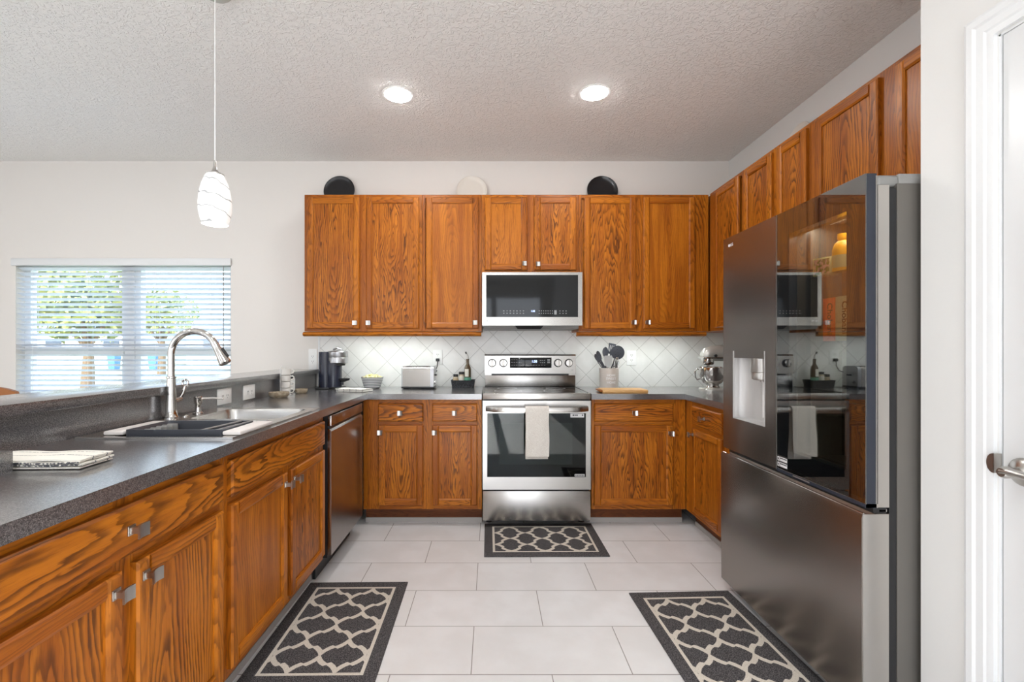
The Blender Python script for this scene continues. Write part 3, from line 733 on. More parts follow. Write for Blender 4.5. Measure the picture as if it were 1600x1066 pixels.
# towel over the oven door handle
tw = thing('hand_towel', 'oatmeal coloured hand towel hanging over the oven door handle', 'towel', (RX-0.004, RY, 0.842))
M['linen'] = noisy('linen_weave', srgb(206, 199, 190), srgb(222, 217, 209), 260.0, 0.9, bump=0.5)
def towel_strip(path, w, th, name, wav=0.003):
    b = B(); rings = []
    nx = 13
    for i, (y, z) in enumerate(path):
        d = Vector((0, path[min(i+1, len(path)-1)][0]-path[max(i-1, 0)][0], path[min(i+1, len(path)-1)][1]-path[max(i-1, 0)][1])).normalized()
        nrm = Vector((0, -d.z, d.y))
        fr = []; bk = []
        for k in range(nx):
            x = -w/2+w*k/(nx-1); ss = max(0.0, min(1, i/len(path)))
            off = wav*math.sin(k*0.9+i*0.23)*ss
            p = Vector((x*(1+0.02*math.sin(i*0.5)), y, z))+nrm*off
            fr.append(p+nrm*th/2); bk.append(p-nrm*th/2)
        rings.append(fr+bk[::-1])
    b.loft(rings); return b.build(name, 'linen', tw, angle=60)
front = [(-0.060, 0.0045)]+[(-0.0655-0.013*math.sin(a), -0.010+0.0145*math.cos(a)) for a in [0.3, 0.7, 1.1, 1.5]]+[(-0.080-0.001*k, -0.03-0.0185*k) for k in range(0, 17)]
towel_strip([(-0.045, 0.0035)]+front, 0.156, 0.006, 'front_fold')
back = [(-0.045, 0.0035), (-0.048, -0.02)] + [(-0.052+0.001*k, -0.05-0.0191*k) for k in range(0, 17)]
towel_strip(back, 0.152, 0.006, 'back_fold', 0.0015)

# ---------------------------------------------------------------- microwave
mw = thing('microwave', 'stainless over-the-range microwave with black glass front mounted under the short cabinet', 'microwave', (0.304, 3.45, 1.385))
b = B(); b.box(-0.372, 0.356, 0.032, 0.375, 0.020, 0.424); b.build('body', 'grey_trim', mw)
b = B(); b.ring(-0.374, 0.376, 0.026, 0.424, -0.344, 0.344, 0.088, 0.404, 0.0, 0.031); fd = b.build('door', 'steel', mw)
b = B(); b.box(-0.344, 0.344, 0.0015, 0.02, 0.088, 0.404); gp = b.build('glass_panel', 'black_gloss', mw)
for z in (0.114, 0.132):
    for k in range(7): mark(gp, 'touch_key', 'key', -0.217+k*0.0246, -0.207+k*0.0246, 0.0008, 0.0016, z, z+0.006)
    for k in range(7): mark(gp, 'touch_key', 'key', 0.050+k*0.0165, 0.0565+k*0.0165, 0.0008, 0.0016, z, z+0.006)
    for k in range(3): mark(gp, 'touch_key', 'key', 0.204+k*0.023, 0.213+k*0.023, 0.0008, 0.0016, z, z+0.005)
mark(gp, 'touch_key', 'key', 0.166, 0.184, 0.0008, 0.0016, 0.108, 0.140)
text('clock', '1:38', 0.018, gp, 'digit', (0.006, 0.0006, 0.133), bold=0.0007)
b = B(); b.M = Matrix.Translation((-0.337, -0.0005, 0.059)) @ Matrix.Rotation(PI/2, 4, 'X'); b.lathe([(0.0085, -0.001), (0.0085, 0.0005)], n=20); b.build('maker_badge', 'print_white', fd)
text('maker_mark', 'LG', 0.019, fd, 'print_white', (-0.310, -0.0004, 0.059))
b = B(); b.loft([[(x, 0.02, 0.020), (x, 0.034, 0.002), (x, 0.37, 0.002), (x, 0.37, 0.020)] for x in (-0.362, 0.352)])
b.loft([[(x*0.30-0.02, 0.012, 0.024), (x*0.24-0.02, 0.030, 0.0), (x*0.24-0.02, 0.06, 0.0), (x*0.3-0.02, 0.06, 0.02)] for x in (-0.36, 0.36)], mat=1)
b.build('vent_base', ['grey_trim', 'black'], mw)

# ---------------------------------------------------------------- refrigerator (front looks towards -x)
FX, FY = 1.20, 2.385
fr = thing('refrigerator', 'stainless french door refrigerator with dark mirror glass panel on the right wall', 'refrigerator', (FX, FY, 0), -PI/2)
FW = 0.906
M['fridge_side'] = plain('fridge_side_metal', srgb(112, 108, 102), 0.5, 0.35)
b = B(); b.ring(0.002, FW, 0.03, 1.765, 0.50, 0.82, 0.80, 1.745, 0.102, 0.24); b.box(0.002, FW, 0.24, 0.735, 0.03, 1.765); b.build('body', 'fridge_side', fr)
b = B(); b.box(0.0, FW, 0.108, 0.735, 1.760, 1.797, bev=0.004); b.build('top_trim', 'grey_trim', fr)
for x in (0.06, FW-0.06):
    b = B(); b.box(x-0.055, x+0.055, 0.042, 0.118, 1.757, 1.796, bev=0.012, seg=4); b.build('hinge_cover', 'grey_trim', fr)
b = B(); b.ring(0.002, FW-0.002, 0.06, 1.75, 0.508, 0.824, 0.81, 1.745, 0.078, 0.10); b.box(0.02, FW-0.02, 0.05, 0.5, 0.0, 0.05); b.build('gasket', 'black', fr)
# left door with the water dispenser
rx0, rx1, rz0, rz1 = 0.099, 0.362, 0.892, 1.224
b = B(); b.ring(0.0, 0.4385, 0.728, 1.797, rx0, rx1, rz0, rz1, 0.0, 0.077); b.box(rx0-0.01, rx1+0.01, 0.074, 0.077, rz0-0.01, rz1+0.01); ld = b.build('left_door', 'steel_shaded', fr)
M['recess'] = plain('dispenser_silver', srgb(198, 196, 194), 0.35, 0.25)
b = B(); e = 0.003
b.box(rx0, rx0+e, -0.003, 0.072, rz0, rz1); b.box(rx1-e, rx1, -0.002, 0.072, rz0, rz1); b.box(rx0, rx1, -0.003, 0.072, rz0, rz0+e)
b.box(rx0, rx1, 0.070, 0.0735, rz0, rz1); nn = 8
crv = [(rx0+0.001, 0.0)]+[(rx0+0.004+0.06-0.06*math.cos(PI/2*k/nn), 0.010+0.06*math.sin(PI/2*k/nn)) for k in range(nn+1)]
b.loft([[(x, y, z) for x, y in crv+[(rx0+0.001, 0.0699)]] for z in (rz0+e, rz1-0.034)])
wd = b.build('water_dispenser', 'recess', fr)
b = B(); b.box(rx0+e, rx1-e, 0.001, 0.074, 1.190, rz1); b.build('control_strip', 'steel_shaded', wd)
b = B(); b.lathe([(0.050, 0.13), (0.050, 0.068), (0.045, 0.066), (0.047, 0.062), (0.046, 0.035), (0.035, 0.030), (0.012, 0.028), (0.012, 0.022), (0.001, 0.021)], ((rx0+rx1)/2+0.04, 0.044, 1.06), 32); b.build('nozzle', 'nickel', wd)
b = B(); b.loft([[((rx0+rx1)/2+0.012+s, y, z) for s, y in ((0, 0.060), (0.055, 0.052), (0.055, 0.060), (0, 0.068))] for z, y in ((0.915, 0), (1.085, 0))]); b.build('paddle', 'white', wd)
b = B(); b.lathe([(0.007, 0), (0.007, 0.002), (0.001, 0.0022)], (0, 0, 0), 16)
b.M = Matrix.Identity(4); ob = b.build('maker_badge', 'print_white', ld); ob.location = (0.060, 0.0, 1.755); ob.rotation_euler = (PI/2, 0, 0)
text('maker_mark', 'LG', 0.020, ld, 'print_white', (0.083, -0.0003, 1.755))
# right door: dark mirror glass in front of the inner door
gx0 = 0.4455
M['door_edge'] = plain('dark_glass_edge', srgb(46, 50, 60), 0.22)
b = B(); b.ring(gx0, FW, 0.722, 1.797, 0.52, 0.822, 0.82, 1.70, 0.004, 0.036); b.ring(gx0, FW, 0.722, 0.734, gx0+.1, gx0+.2, 0.725, 0.731, 0.0, 0.004); rd = b.build('right_door', 'door_edge', fr)
plabel(rd, 'right door, mirror glass with dark edge')
b = B(); b.box(gx0, FW, 0.0, 0.004, 0.736, 1.797); b.box(gx0, FW, 0.0042, 0.0044, 0.736, 1.797, mat=1) if False else None; gl = b.build('glass_pane', 'mirror_glass', rd)
b = B(); b.box(gx0-0.0035, gx0-0.0005, -0.001, 0.03, 0.728, 1.797); b.box(FW-0.002, FW+0.0012, 0.033, 0.037, 0.736, 1.79); b.build('edge_strip', 'nickel', rd)
b = B(); b.ring(gx0+0.002, FW, 0.724, 1.760, 0.515, 0.825, 0.815, 1.705, 0.040, 0.0765, imat=1); b.box(gx0+0.002, FW, 0.002, 0.040, 0.7225, 0.7355); b.build('inner_door', ['steel_lit', 'liner'], rd)
b = B(); b.box(0.501, 0.819, 0.232, 0.239, 0.801, 1.744); b.build('liner', 'liner', fr)
for z in (1.255, 1.515, 0.98):
    b = B(); b.box(0.502, 0.818, 0.085, 0.20, z, z+0.008); b.build('door_bin', 'window_glass', rd)
b = B(); b.box(0.53, 0.79, 0.11, 0.13, 1.734, 1.744); b.build('interior_light', 'led', fr)
lamp('refrigerator_lamp', 'AREA', (FX+0.12, FY-0.66, 1.730), 1.7, (1.0, 0.93, 0.82), 0.06, 0.26)
M['orange_card'] = plain('orange_card', srgb(236, 96, 50), 0.6); M['sage_card'] = plain('sage_card', srgb(176, 176, 140), 0.6)
M['cream'] = plain('cream_card', srgb(196, 190, 140), 0.6); M['yellow'] = plain('yellow_plastic', srgb(250, 178, 30), 0.4)
def fridge_pos(x, y, z): return (FX+y, FY-x, z)
def yogurt(label, x, w, mat, band):
    c = thing('yogurt_carton', label, 'yogurt carton', fridge_pos(x+w/2, 0.092, 1.2635), -PI/2, 'yogurt cartons behind the refrigerator glass')
    q = B(); q.box(-w/2, w/2, 0.0, 0.085, 0, 0.165, bev=0.001); q.build('box', mat, c)
    if band:
        q = B(); q.box(w/2-0.022, w/2, -0.0006, 0.0, 0.07, 0.12); q.build('picture', band, c)
    text('lettering', 'Chobani', 0.036, c, 'ink', (0.006, -0.0008, 0.085), (PI/2, PI/2, 0), bold=0.0006)
    return c
yogurt('orange yogurt carton with Chobani lettering behind the refrigerator glass', 0.588, 0.062, 'orange_card', None)
yogurt('sage green yogurt carton with Chobani lettering behind the refrigerator glass', 0.653, 0.080, 'sage_card', 'orange_card')
c = thing('juice_bottle', 'yellow bottle with white label on the upper shelf behind the refrigerator glass', 'bottle', fridge_pos(0.648, 0.125, 1.5235))
q = B(); q.lathe([(0.030, 0), (0.034, 0.004), (0.034, 0.085), (0.026, 0.108), (0.016, 0.118), (0.016, 0.128)], n=24); q.build('bottle', 'yellow', c)
q = B(); q.lathe([(0.018, 0.124), (0.018, 0.144), (0.001, 0.145)], n=20); q.build('cap', 'yellow', c)
q = B(); q.lathe([(0.0345, 0.015), (0.0345, 0.062)], n=24, caps=False); q.build('paper_label', 'cream', c)
c = thing('food_carton', 'small pale carton with green and pink picture behind the refrigerator glass', 'carton', fridge_pos(0.558, 0.108, 1.5235), -PI/2+0.35)
q = B(); q.box(-0.034, 0.034, 0.0, 0.045, 0, 0.072, bev=0.001); q.build('box', 'cream', c)
M['leafprint'] = noisy('leaf_print', srgb(96, 120, 60), srgb(205, 160, 150), 70.0, 0.6, lo=0.45, hi=0.58)
q = B(); q.box(-0.030, 0.030, -0.0007, 0.0, 0.006, 0.066); q.build('picture', 'leafprint', c)
# sticker at the foot of the glass
b = B(); b.box(0.449, 0.519, -0.0006, 0.0, 0.742, 0.792); sk2 = b.build('rating_sticker', 'black', fr)
b = B()
for z in (0.746, 0.769): b.box(0.470, 0.515, -0.0012, -0.0006, z, z+0.017)
for z in (0.745, 0.768):
    for s in (0.0, 0.013): b.box(0.452, 0.466, -0.0012, -0.0006, z+s, z+s+0.004)
    b.box(0.452, 0.455, -0.0012, -0.0006, z, z+0.017); b.box(0.463, 0.466, -0.0012, -0.0006, z, z+0.017)
b.build('lettering', 'print_white', sk2)
b = B()
for z in (0.749, 0.772):
    for k in range(7): b.box(0.472+k*0.006, 0.4765+k*0.006, -0.0016, -0.0012, z+0.006, z+0.011)
b.build('fine_lettering', 'ink', sk2)
# freezer drawer with grip groove
b = B()
b.loft([[(x, -0.010, 0.052), (x, -0.012, 0.30), (x, -0.012, 0.69), (x, -0.009, 0.702), (x, -0.002, 0.704), (x, 0.020, 0.690), (x, 0.030, 0.69), (x, 0.036, 0.704), (x, 0.076, 0.704), (x, 0.076, 0.052)] for x in (0.0, FW)])
fz = b.build('freezer_drawer', 'steel_shaded', fr)
b = B(); b.box(FW, FW+0.0015, -0.008, 0.074, 0.056, 0.702); b.build('lit_drawer_end', 'steel_lit', fz)  # added end face, reflected room light put into its lighter steel
b = B(); b.box(0.004, FW-0.004, 0.028, 0.07, 0.7045, 0.7215); b.build('grip_groove', 'black', fr)
b = B(); b.tube([(0.0, -0.006, 0.7035), (FW, -0.006, 0.7035)], 0.003, 8); b.box(FW-0.03, FW-0.004, 0.045, 0.075, 0.706, 0.718, bev=0.003); b.build('chrome_lip', 'chrome', fr)

# ---------------------------------------------------------------- dishwasher (front looks towards +x)
dw = thing('dishwasher', 'dark stainless dishwasher between the sink cabinet and the corner', 'dishwasher', (-0.858, 2.466, 0), PI/2)
b = B(); b.box(0.0, 0.60, 0.021, 0.56, 0.115, 0.882); b.build('tub', 'black', dw)
b = B(); b.loft([[(x, 0.0, 0.128), (x, 0.0, 0.792), (x, 0.012, 0.806), (x, 0.020, 0.806), (x, 0.020, 0.128)] for x in (0.002, 0.598)]); b.build('door', 'steel_dw', dw, angle=30)
b = B(); b.box(0.002, 0.598, 0.0, 0.020, 0.820, 0.876, bev=0.002); b.build('control_panel', 'steel_dw', dw)
b = B(); b.box(0.01, 0.59, 0.0075, 0.02, 0.8065, 0.8195); b.build('grip_recess', 'black', dw)
b = B(); b.box(0.0, 0.60, 0.085, 0.10, 0.0, 0.114); b.build('kick_plate', 'black', dw)

# ---------------------------------------------------------------- lights that hang or sit in the ceiling
def can(x, y, label, group, seen=True):
    t = thing('recessed_ceiling_light', label, 'ceiling light', (x, y, CEIL), 0, group)
    q = B(); q.lathe([(0.097, -0.0003), (0.096, -0.0030), (0.088, -0.0042), (0.0800, -0.0040), (0.0800, -0.0010)], n=40, caps=False); q.build('trim_ring', 'white', t)
    q = B(); q.lathe([(0.0805, -0.004), (0.0795, -0.0055), (0.072, -0.008), (0.055, -0.0100), (0.030, -0.0112), (0.001, -0.0115)], n=40); q.build('diffuser', 'lamp_face', t)
can(-0.575, 2.837, 'lit round recessed ceiling light, the one nearer the pendant lamp', 'recessed ceiling lights')
can(0.63, 2.815, 'lit round recessed ceiling light, the one nearer the refrigerator', 'recessed ceiling lights')
for x, y in [(-0.575, 0.55), (0.05, 0.40), (-3.1, 2.0), (-3.1, 0.2), (-0.6, -1.7), (-3.1, -1.9)]:  # unseen lights, added to brighten the room
    can(x, y, 'unseen round recessed ceiling light added to brighten the room', 'unseen ceiling lights added to brighten the room')

PX, PY = -1.2, 2.0
pd = thing('pendant_light', 'white swirled glass pendant lamp hanging on a thin cord over the sink', 'pendant light', (PX, PY, CEIL))
q = B(); q.lathe([(0.066, 0.0), (0.066, -0.014), (0.055, -0.026), (0.02, -0.031), (0.004, -0.034)], n=32); q.build('canopy', 'nickel', pd)
q = B(); q.tube([(0, 0, -0.03), (0, 0, -0.76)], 0.0022, 8); q.build('cord', 'white', pd)
q = B(); q.lathe([(0.004, -0.748), (0.006, -0.756), (0.007, -0.775), (0.012, -0.793), (0.020, -0.803), (0.036, -0.808), (0.036, -0.813), (0.001, -0.813)], n=28); q.build('socket_cap', 'nickel', pd)
def shade_mat():
    t = NT('swirled_opal_glass'); x, y, z = t.sep(t.obj())
    ang = t.ma('ARCTAN2', y, x)
    w = t.ma('ADD', t.ma('MULTIPLY', z, 17.0), t.ma('ADD', t.ma('MULTIPLY', t.ma('SINE', t.ma('ADD', ang, 0.6)), 0.30), t.ma('MULTIPLY', t.noise(t.obj(), 14.0, 2.0), 1.1)))
    d = t.ma('PINGPONG', w, 0.5)
    ln = t.ma('SUBTRACT', 1.0, t.smooth(d, 0.025, 0.06))
    c = t.mix(ln, (1.0, 0.985, 0.96, 1), (0.2, 0.2, 0.2, 1))
    t.bsdf(Base_Color=t.mix(ln, srgb(240, 240, 238), srgb(172, 172, 172)), Roughness=0.15, Emission_Color=c, Emission_Strength=0.34); return t.m
M['shade'] = shade_mat()
q = B(); prof = [(0.034, -0.810), (0.042, -0.825), (0.053, -0.855), (0.062, -0.895), (0.0655, -0.935), (0.0645, -0.970), (0.058, -1.002), (0.051, -1.026)]
q.lathe(prof+[(r-0.004, z) for r, z in prof[::-1]], n=40, caps=False); q.build('glass_shade', 'shade', pd, angle=60)
q = B(); q.ell((0, 0, -0.93), (0.028, 0.028, 0.04), 18, 10); q.build('bulb', 'bulb_face', pd)
lamp('pendant_lamp', 'POINT', (PX, PY, CEIL-1.04), 4.0, (1.0, 0.96, 0.9), 0.03)

def strip(label, x):
    t = thing('under_cabinet_light', label, 'under cabinet light', (x, YW-0.26, 1.3685), 0, 'under cabinet lights')
    q = B(); q.box(-0.39, 0.39, -0.018, 0.018, -0.012, 0, bev=0.002); q.build('housing', 'white', t)
    q = B(); q.box(-0.38, 0.38, -0.012, 0.012, -0.014, -0.0121); q.build('diffuser', 'led', t)
    lamp('under_cabinet_lamp', 'AREA', (x, YW-0.26, 1.352), 2.6, (0.90, 1.0, 0.98), 0.76, 0.02)
strip('slim light strip under the far left wall cabinet above the coffee maker', -0.82)
strip('slim light strip under the wall cabinet right of the microwave', 1.20)

# ---------------------------------------------------------------- outlets
def outlet(label, loc, rot, w=0.080, h=0.123, plugs=2, group='wall outlets'):
    t = thing('wall_outlet', label, 'outlet', loc, 0, group); t.rotation_euler = rot
    q = B(); q.box(-w/2, w/2, -0.006, 0, -h/2, h/2, bev=0.002); q.build('cover_plate', 'white', t)
    q = B(); horiz = w > h
    for s in (-1, 1):
        cx, cz = (s*0.021, 0) if horiz else (0, s*0.021)
        q.box(cx-0.0165, cx+0.0165, -0.0075, -0.006, cz-0.0165, cz+0.0165)
        for dx in (-0.006, 0.006): q.box(cx+dx-0.0013, cx+dx+0.0013, -0.0080, -0.0075, cz-0.001, cz+0.009, mat=1)
        q.box(cx-0.002, cx+0.002, -0.0080, -0.0075, cz-0.011, cz-0.007, mat=1)
    q.build('receptacle', ['white', 'slot'], t)
    return t
def bp(px, py, y): return ((px-768)*y/FPX, y, CH-(py-546)*y/FPX)     # a point measured on the plane y
ysp = YW-0.0081
o = bp(684, 558.5, ysp); outlet('white wall outlet with a black plug in it, above the toaster', o, (0, 0, 0))
outlet('white wall outlet on the tiles right of the utensil crock', bp(986.5, 559.5, ysp), (0, 0, 0))
for y, lb in ((2.50, 'sideways white outlet on the dark splashback, the one behind the soap dispenser'), (2.755, 'sideways white outlet on the dark splashback between soap dispenser and mug stack'), (3.33, 'sideways white outlet on the dark splashback, mostly behind the mug stack')):
    outlet(lb, (CX+0.0004, y, 0.977), (0, 0, PI/2), 0.130, 0.085)
outlet('white switch plate on the painted wall above the far end of the bar', (-1.488, YW-0.0002, 1.150), (0, 0, 0), 0.07, 0.17)

# ---------------------------------------------------------------- things on the counter
ZC = CT+0.0006
cm = thing('coffee_maker', 'dark blue capsule coffee maker with grey brewing head in the left corner', 'coffee maker', (-1.245, 3.62, ZC), math.radians(14))
M['navy'] = plain('dark_navy_plastic', srgb(32, 35, 50), 0.22)
M['gunmetal'] = plain('brushed_gunmetal', (0.42, 0.42, 0.43, 1), 0.28, 0.9)
b = B(); b.lathe([(0.070, 0), (0.072, 0.004), (0.072, 0.012), (0.068, 0.016)], (0.03, -0.005, 0), 36); b.box(-0.13, 0.03, -0.05, 0.05, 0, 0.014, bev=0.004); b.build('base', 'black', cm)
b = B(); b.lathe([(0.062, 0.014), (0.062, 0.215), (0.060, 0.22)], (0.005, 0, 0), 36); b.build('column', 'navy', cm)
b = B(); b.lathe([(0.052, 0.014), (0.052, 0.285), (0.050, 0.290)], (-0.055, 0.0, 0), 32); b.build('water_tank', 'navy', cm)
b = B(); b.lathe([(0.060, 0.195), (0.078, 0.205), (0.079, 0.245), (0.078, 0.247), (0.079, 0.249), (0.079, 0.288), (0.074, 0.295), (0.03, 0.301), (0.001, 0.302)], (0.035, 0, 0), 40); b.build('brewing_head', 'gunmetal', cm)
b = B(); b.lathe([(0.055, 0.182), (0.06, 0.196), (0.001, 0.197)], (0.035, 0, 0), 32); b.build('spout', 'black', cm)
b = B(); b.tube([(0.005, -0.05, 0.308), (0.035, -0.06, 0.318), (0.065, -0.05, 0.308)], 0.006, 10); b.tube([(0.0, 0.04, 0.304), (0.035, 0.05, 0.322), (0.07, 0.04, 0.304)], 0.006, 10); b.build('lever', 'gunmetal', cm)
b = B(); b.lathe([(0.010, 0.052), (0.046, 0.066), (0.050, 0.080), (0.047, 0.082), (0.001, 0.078)], (0.078, -0.01, 0), 32); b.box(0.05, 0.08, -0.02, 0.02, 0.03, 0.06); b.build('cup_tray', 'black', cm)
pw = thing('plug_adapter', 'white plug adapter with a black cord on the wall beside the coffee maker', 'plug', (-1.410, YW-0.0285, 1.085))
b = B(); b.box(-0.013, 0.013, -0.022, 0.019, -0.075, 0.055, bev=0.004); b.build('housing', 'white', pw)
b = B(); b.tube([(0, -0.02, -0.05), (0.01, -0.04, -0.075), (0.03, -0.06, -0.10), (0.055, -0.09, -0.115)], 0.0035, 8); b.build('cord', 'black', pw)

# folded napkin beside the coffee maker
def folded_cloth(name, label, loc, rz, w, d, layers, mat, cat='towel', stripes=None, th=0.005):
    t = thing(name, label, cat, loc, rz)
    for k in range(layers):
        q = B(); nx, ny = 17, 9; wv = R.uniform(0, 6); dx, dy = R.uniform(-0.006, 0.006), R.uniform(-0.004, 0.004)
        def P(i, j, up):
            x = -w/2+w*i/nx; y = -d/2+d*j/ny
            z = k*th+0.0012*math.sin(i*0.7+wv)*(k > 0)+0.0010*math.sin(j*0.9+wv*2)*(k > 0)
            ed = min(i, nx-i, j, ny-j); edge = 0.0 if ed > 0 else 0.0012
            return (x+dx, y+dy, z+((th*0.92-edge) if up else edge*0.7)+0.0014)
        tv = [[q.v(P(i, j, True)) for j in range(ny+1)] for i in range(nx+1)]; bv = [[q.v(P(i, j, False)) for j in range(ny+1)] for i in range(nx+1)]
        for i in range(nx):
            for j in range(ny):
                q.f([tv[i][j], tv[i+1][j], tv[i+1][j+1], tv[i][j+1]]); q.f([bv[i][j], bv[i][j+1], bv[i+1][j+1], bv[i+1][j]])
        for i in range(nx):
            q.f([tv[i][0], bv[i][0], bv[i+1][0], tv[i+1][0]]); q.f([tv[i][ny], tv[i+1][ny], bv[i+1][ny], bv[i][ny]])
        for j in range(ny):
            q.f([tv[0][j], tv[0][j+1], bv[0][j+1], bv[0][j]]); q.f([tv[nx][j], bv[nx][j], bv[nx][j+1], tv[nx][j+1]])
        q.build('fold', mat, t, angle=70)
    return t
def stripe_mat(name, axis, per, w, base, line, off=0.0):
    t = NT(name); c3 = t.sep(t.obj()); v = t.ma('PINGPONG', t.ma('ADD', c3[axis], off), per/2)
    ln = t.ma('SUBTRACT', 1.0, t.smooth(v, w*0.6, w))
    brk = t.smooth(t.noise(t.obj(), 180.0, 2.0), 0.38, 0.5)
    h = t.noise(t.obj(), 500.0, 2.0)
    t.bsdf(Base_Color=t.mix(t.ma('MULTIPLY', ln, brk), base, line), Roughness=0.9, Normal=t.bump(h, 0.5, 0.001)); return t.m
M['stripe_towel'] = stripe_mat('striped_tea_towel', 1, 0.046, 0.0022, srgb(228, 224, 214), srgb(74, 74, 82), 0.012)
M['napkin'] = stripe_mat('napkin_weave', 0, 0.05, 0.003, srgb(226, 223, 217), srgb(120, 120, 122))
folded_cloth('tea_towel', 'folded cream tea towel with thin dark stripes on the nearest stretch of counter', (-1.208, 1.236, ZC), math.radians(2), 0.300, 0.108, 4, 'stripe_towel', th=0.0065)
folded_cloth('napkin', 'white folded napkin lying on the counter corner in front of the coffee maker', (-1.01, 3.395, ZC), math.radians(-14), 0.225, 0.13, 3, 'napkin', 'napkin', th=0.007)

# striped bowl of snacks
bw = thing('snack_bowl', 'grey and white striped bowl standing between coffee maker and toaster', 'bowl', (-0.948, 3.665, ZC))
def ring_mat():
    t = NT('striped_glaze'); z = t.sep(t.obj())[2]
    v = t.ma('PINGPONG', t.ma('ADD', z, 0.002), 0.0065)
    t.bsdf(Base_Color=t.mix(t.smooth(v, 0.0022, 0.0032), srgb(96, 98, 104), srgb(206, 206, 205)), Roughness=0.35); return t.m
M['bowl'] = ring_mat()
b = B(); prof = [(0.001, 0.0), (0.052, 0.0), (0.060, 0.006)]
for k in range(7):
    z = 0.010+k*0.0115; r = 0.062+0.0255*(z/0.085); prof += [(r, z), (r+0.0015, z+0.005), (r, z+0.010)]
prof += [(0.089, 0.090), (0.086, 0.090), (0.079, 0.06), (0.06, 0.04), (0.001, 0.035)]
b.lathe(prof, n=44, caps=False); b.build('bowl', 'bowl', bw)
M['snack'] = noisy('pale_yellow_snack', srgb(228, 222, 176), srgb(208, 198, 128), 60.0, 0.6)
b = B()
for k in range(46):
    a, q = R.uniform(0, 2*PI), math.sqrt(R.random())*0.070
    b.ell((q*math.cos(a), q*math.sin(a), 0.078+0.024*(1-(q/0.075)**2)+R.uniform(-0.004, 0.004)), (R.uniform(0.010, 0.015), R.uniform(0.010, 0.015), R.uniform(0.008, 0.012)), 8, 6, jitter=0.12)
s = b.build('popcorn', 'snack', loc=(-0.948, 3.665, ZC)); s['kind'] = 'stuff'; tag(s, 'heap of pale yellow snacks filling the striped bowl', 'snacks')

# toaster
ts = thing('toaster', 'brushed steel two-slot toaster on the back counter under the outlet', 'toaster', (-0.575, 3.665, ZC))
b = B(); b.box(-0.128, 0.128, -0.080, 0.080, 0.004, 0.020, bev=0.004)
for x in (-0.105, 0.105):
    for y in (-0.06, 0.06): b.lathe([(0.009, 0), (0.009, 0.005)], (x, y, 0), 12)
b.build('base', 'black', ts)
b = B(); n = 9; pf = [(-0.078, 0.018)]+[(-0.078+0.03-0.03*math.cos(PI/2*k/n), 0.145+0.03*math.sin(PI/2*k/n)) for k in range(n+1)]
pf += [(-y, z) for y, z in pf[::-1]]
b.loft([[(x, y, z) for y, z in pf] for x in (-0.118, 0.098)])
b.build('shell', 'steel', ts)
b = B()
for x0, x1 in ((-0.126, -0.118), (0.098, 0.124)):
    b.loft([[(x, y*1.015, 0.016+(z-0.016)*1.01) for y, z in pf] for x in (x0, x1)])
b.build('end_cap', 'gunmetal', ts)
b = B()
for y in (-0.028, 0.028): b.box(-0.10, 0.08, y-0.012, y+0.012, 0.1735, 0.1765)
b.build('slot', 'black', ts)
b = B(); b.box(0.124, 0.140, -0.02, 0.02, 0.10, 0.112, bev=0.003); b.build('lever', 'black', ts)
b = B(); b.M = Matrix.Translation((0.124, -0.045, 0.052)) @ Matrix.Rotation(PI/2, 4, 'Y'); b.lathe([(0.012, 0), (0.011, 0.012), (0.001, 0.013)], n=18); b.build('dial', 'chrome', ts)
oc = bp(684, 562.5, YW-0.02)
b = B(); b.box(oc[0]-0.575*0+0.575-0.015, oc[0]+0.575+0.015, 0.135, 0.157, oc[2]-ZC-0.012, oc[2]-ZC+0.012, bev=0.004)
b.tube([(oc[0]+0.575, 0.142, oc[2]-ZC-0.01), (oc[0]+0.573, 0.140, oc[2]-ZC-0.05), (oc[0]+0.56, 0.132, oc[2]-ZC-0.085), (0.128, 0.11, 0.135), (0.118, 0.06, 0.12)], 0.0035, 8)
plabel(b.build('power_cord', 'black', ts), 'black power cord with plug')

# spice basket
M['wicker'] = noisy('black_woven_basket', srgb(22, 23, 26), srgb(62, 64, 68), 130.0, 0.5, bump=0.8, dist=0.004)
bk = tag((lambda q: (q.loft([rrect(-0.086, 0.086, -0.055, 0.055, 0.012, 0.0), rrect(-0.094, 0.094, -0.062, 0.062, 0.012, 0.060), rrect(-0.097, 0.097, -0.065, 0.065, 0.012, 0.064), rrect(-0.090, 0.090, -0.058, 0.058, 0.012, 0.064), rrect(-0.083, 0.083, -0.052, 0.052, 0.012, 0.006)], caps=True), q.build('spice_basket', 'wicker', loc=(-0.227, 3.70, ZC)))[-1])(B()), 'small black woven basket holding spice jars and an oil bottle', 'basket')
zb = ZC+0.0068
M['jar_glass'] = plain('jar_glass', srgb(206, 190, 165), 0.12); M['paper'] = plain('paper_label', srgb(226, 222, 210), 0.7)
def jar(label, x, y, r, h, lab):
    t = thing('spice_jar', label, 'spice jar', (x, y, zb), 0, 'spice jars in the black basket')
    q = B(); q.lathe([(r*0.95, 0), (r, 0.004), (r, h-0.03), (r*0.85, h-0.02), (r*0.85, h-0.016)], n=22); q.build('jar', 'jar_glass', t)
    q = B(); q.lathe([(r*0.95, h-0.020), (r*0.95, h-0.001), (r*0.9, h), (0.001, h)], n=22); q.build('lid', 'black', t)
    q = B(); q.lathe([(r+0.0004, 0.02), (r+0.0004, h-0.034)], n=22, caps=False); q.build('paper_label', lab, t)
M['tan_label'] = plain('tan_label', srgb(196, 176, 140), 0.7)
jar('shorter spice jar with black lid at the left end of the woven basket', -0.287, 3.695, 0.021, 0.103, 'tan_label')
jar('taller spice jar with black lid and white label, between short jar and oil bottle', -0.241, 3.695, 0.0225, 0.122, 'paper')
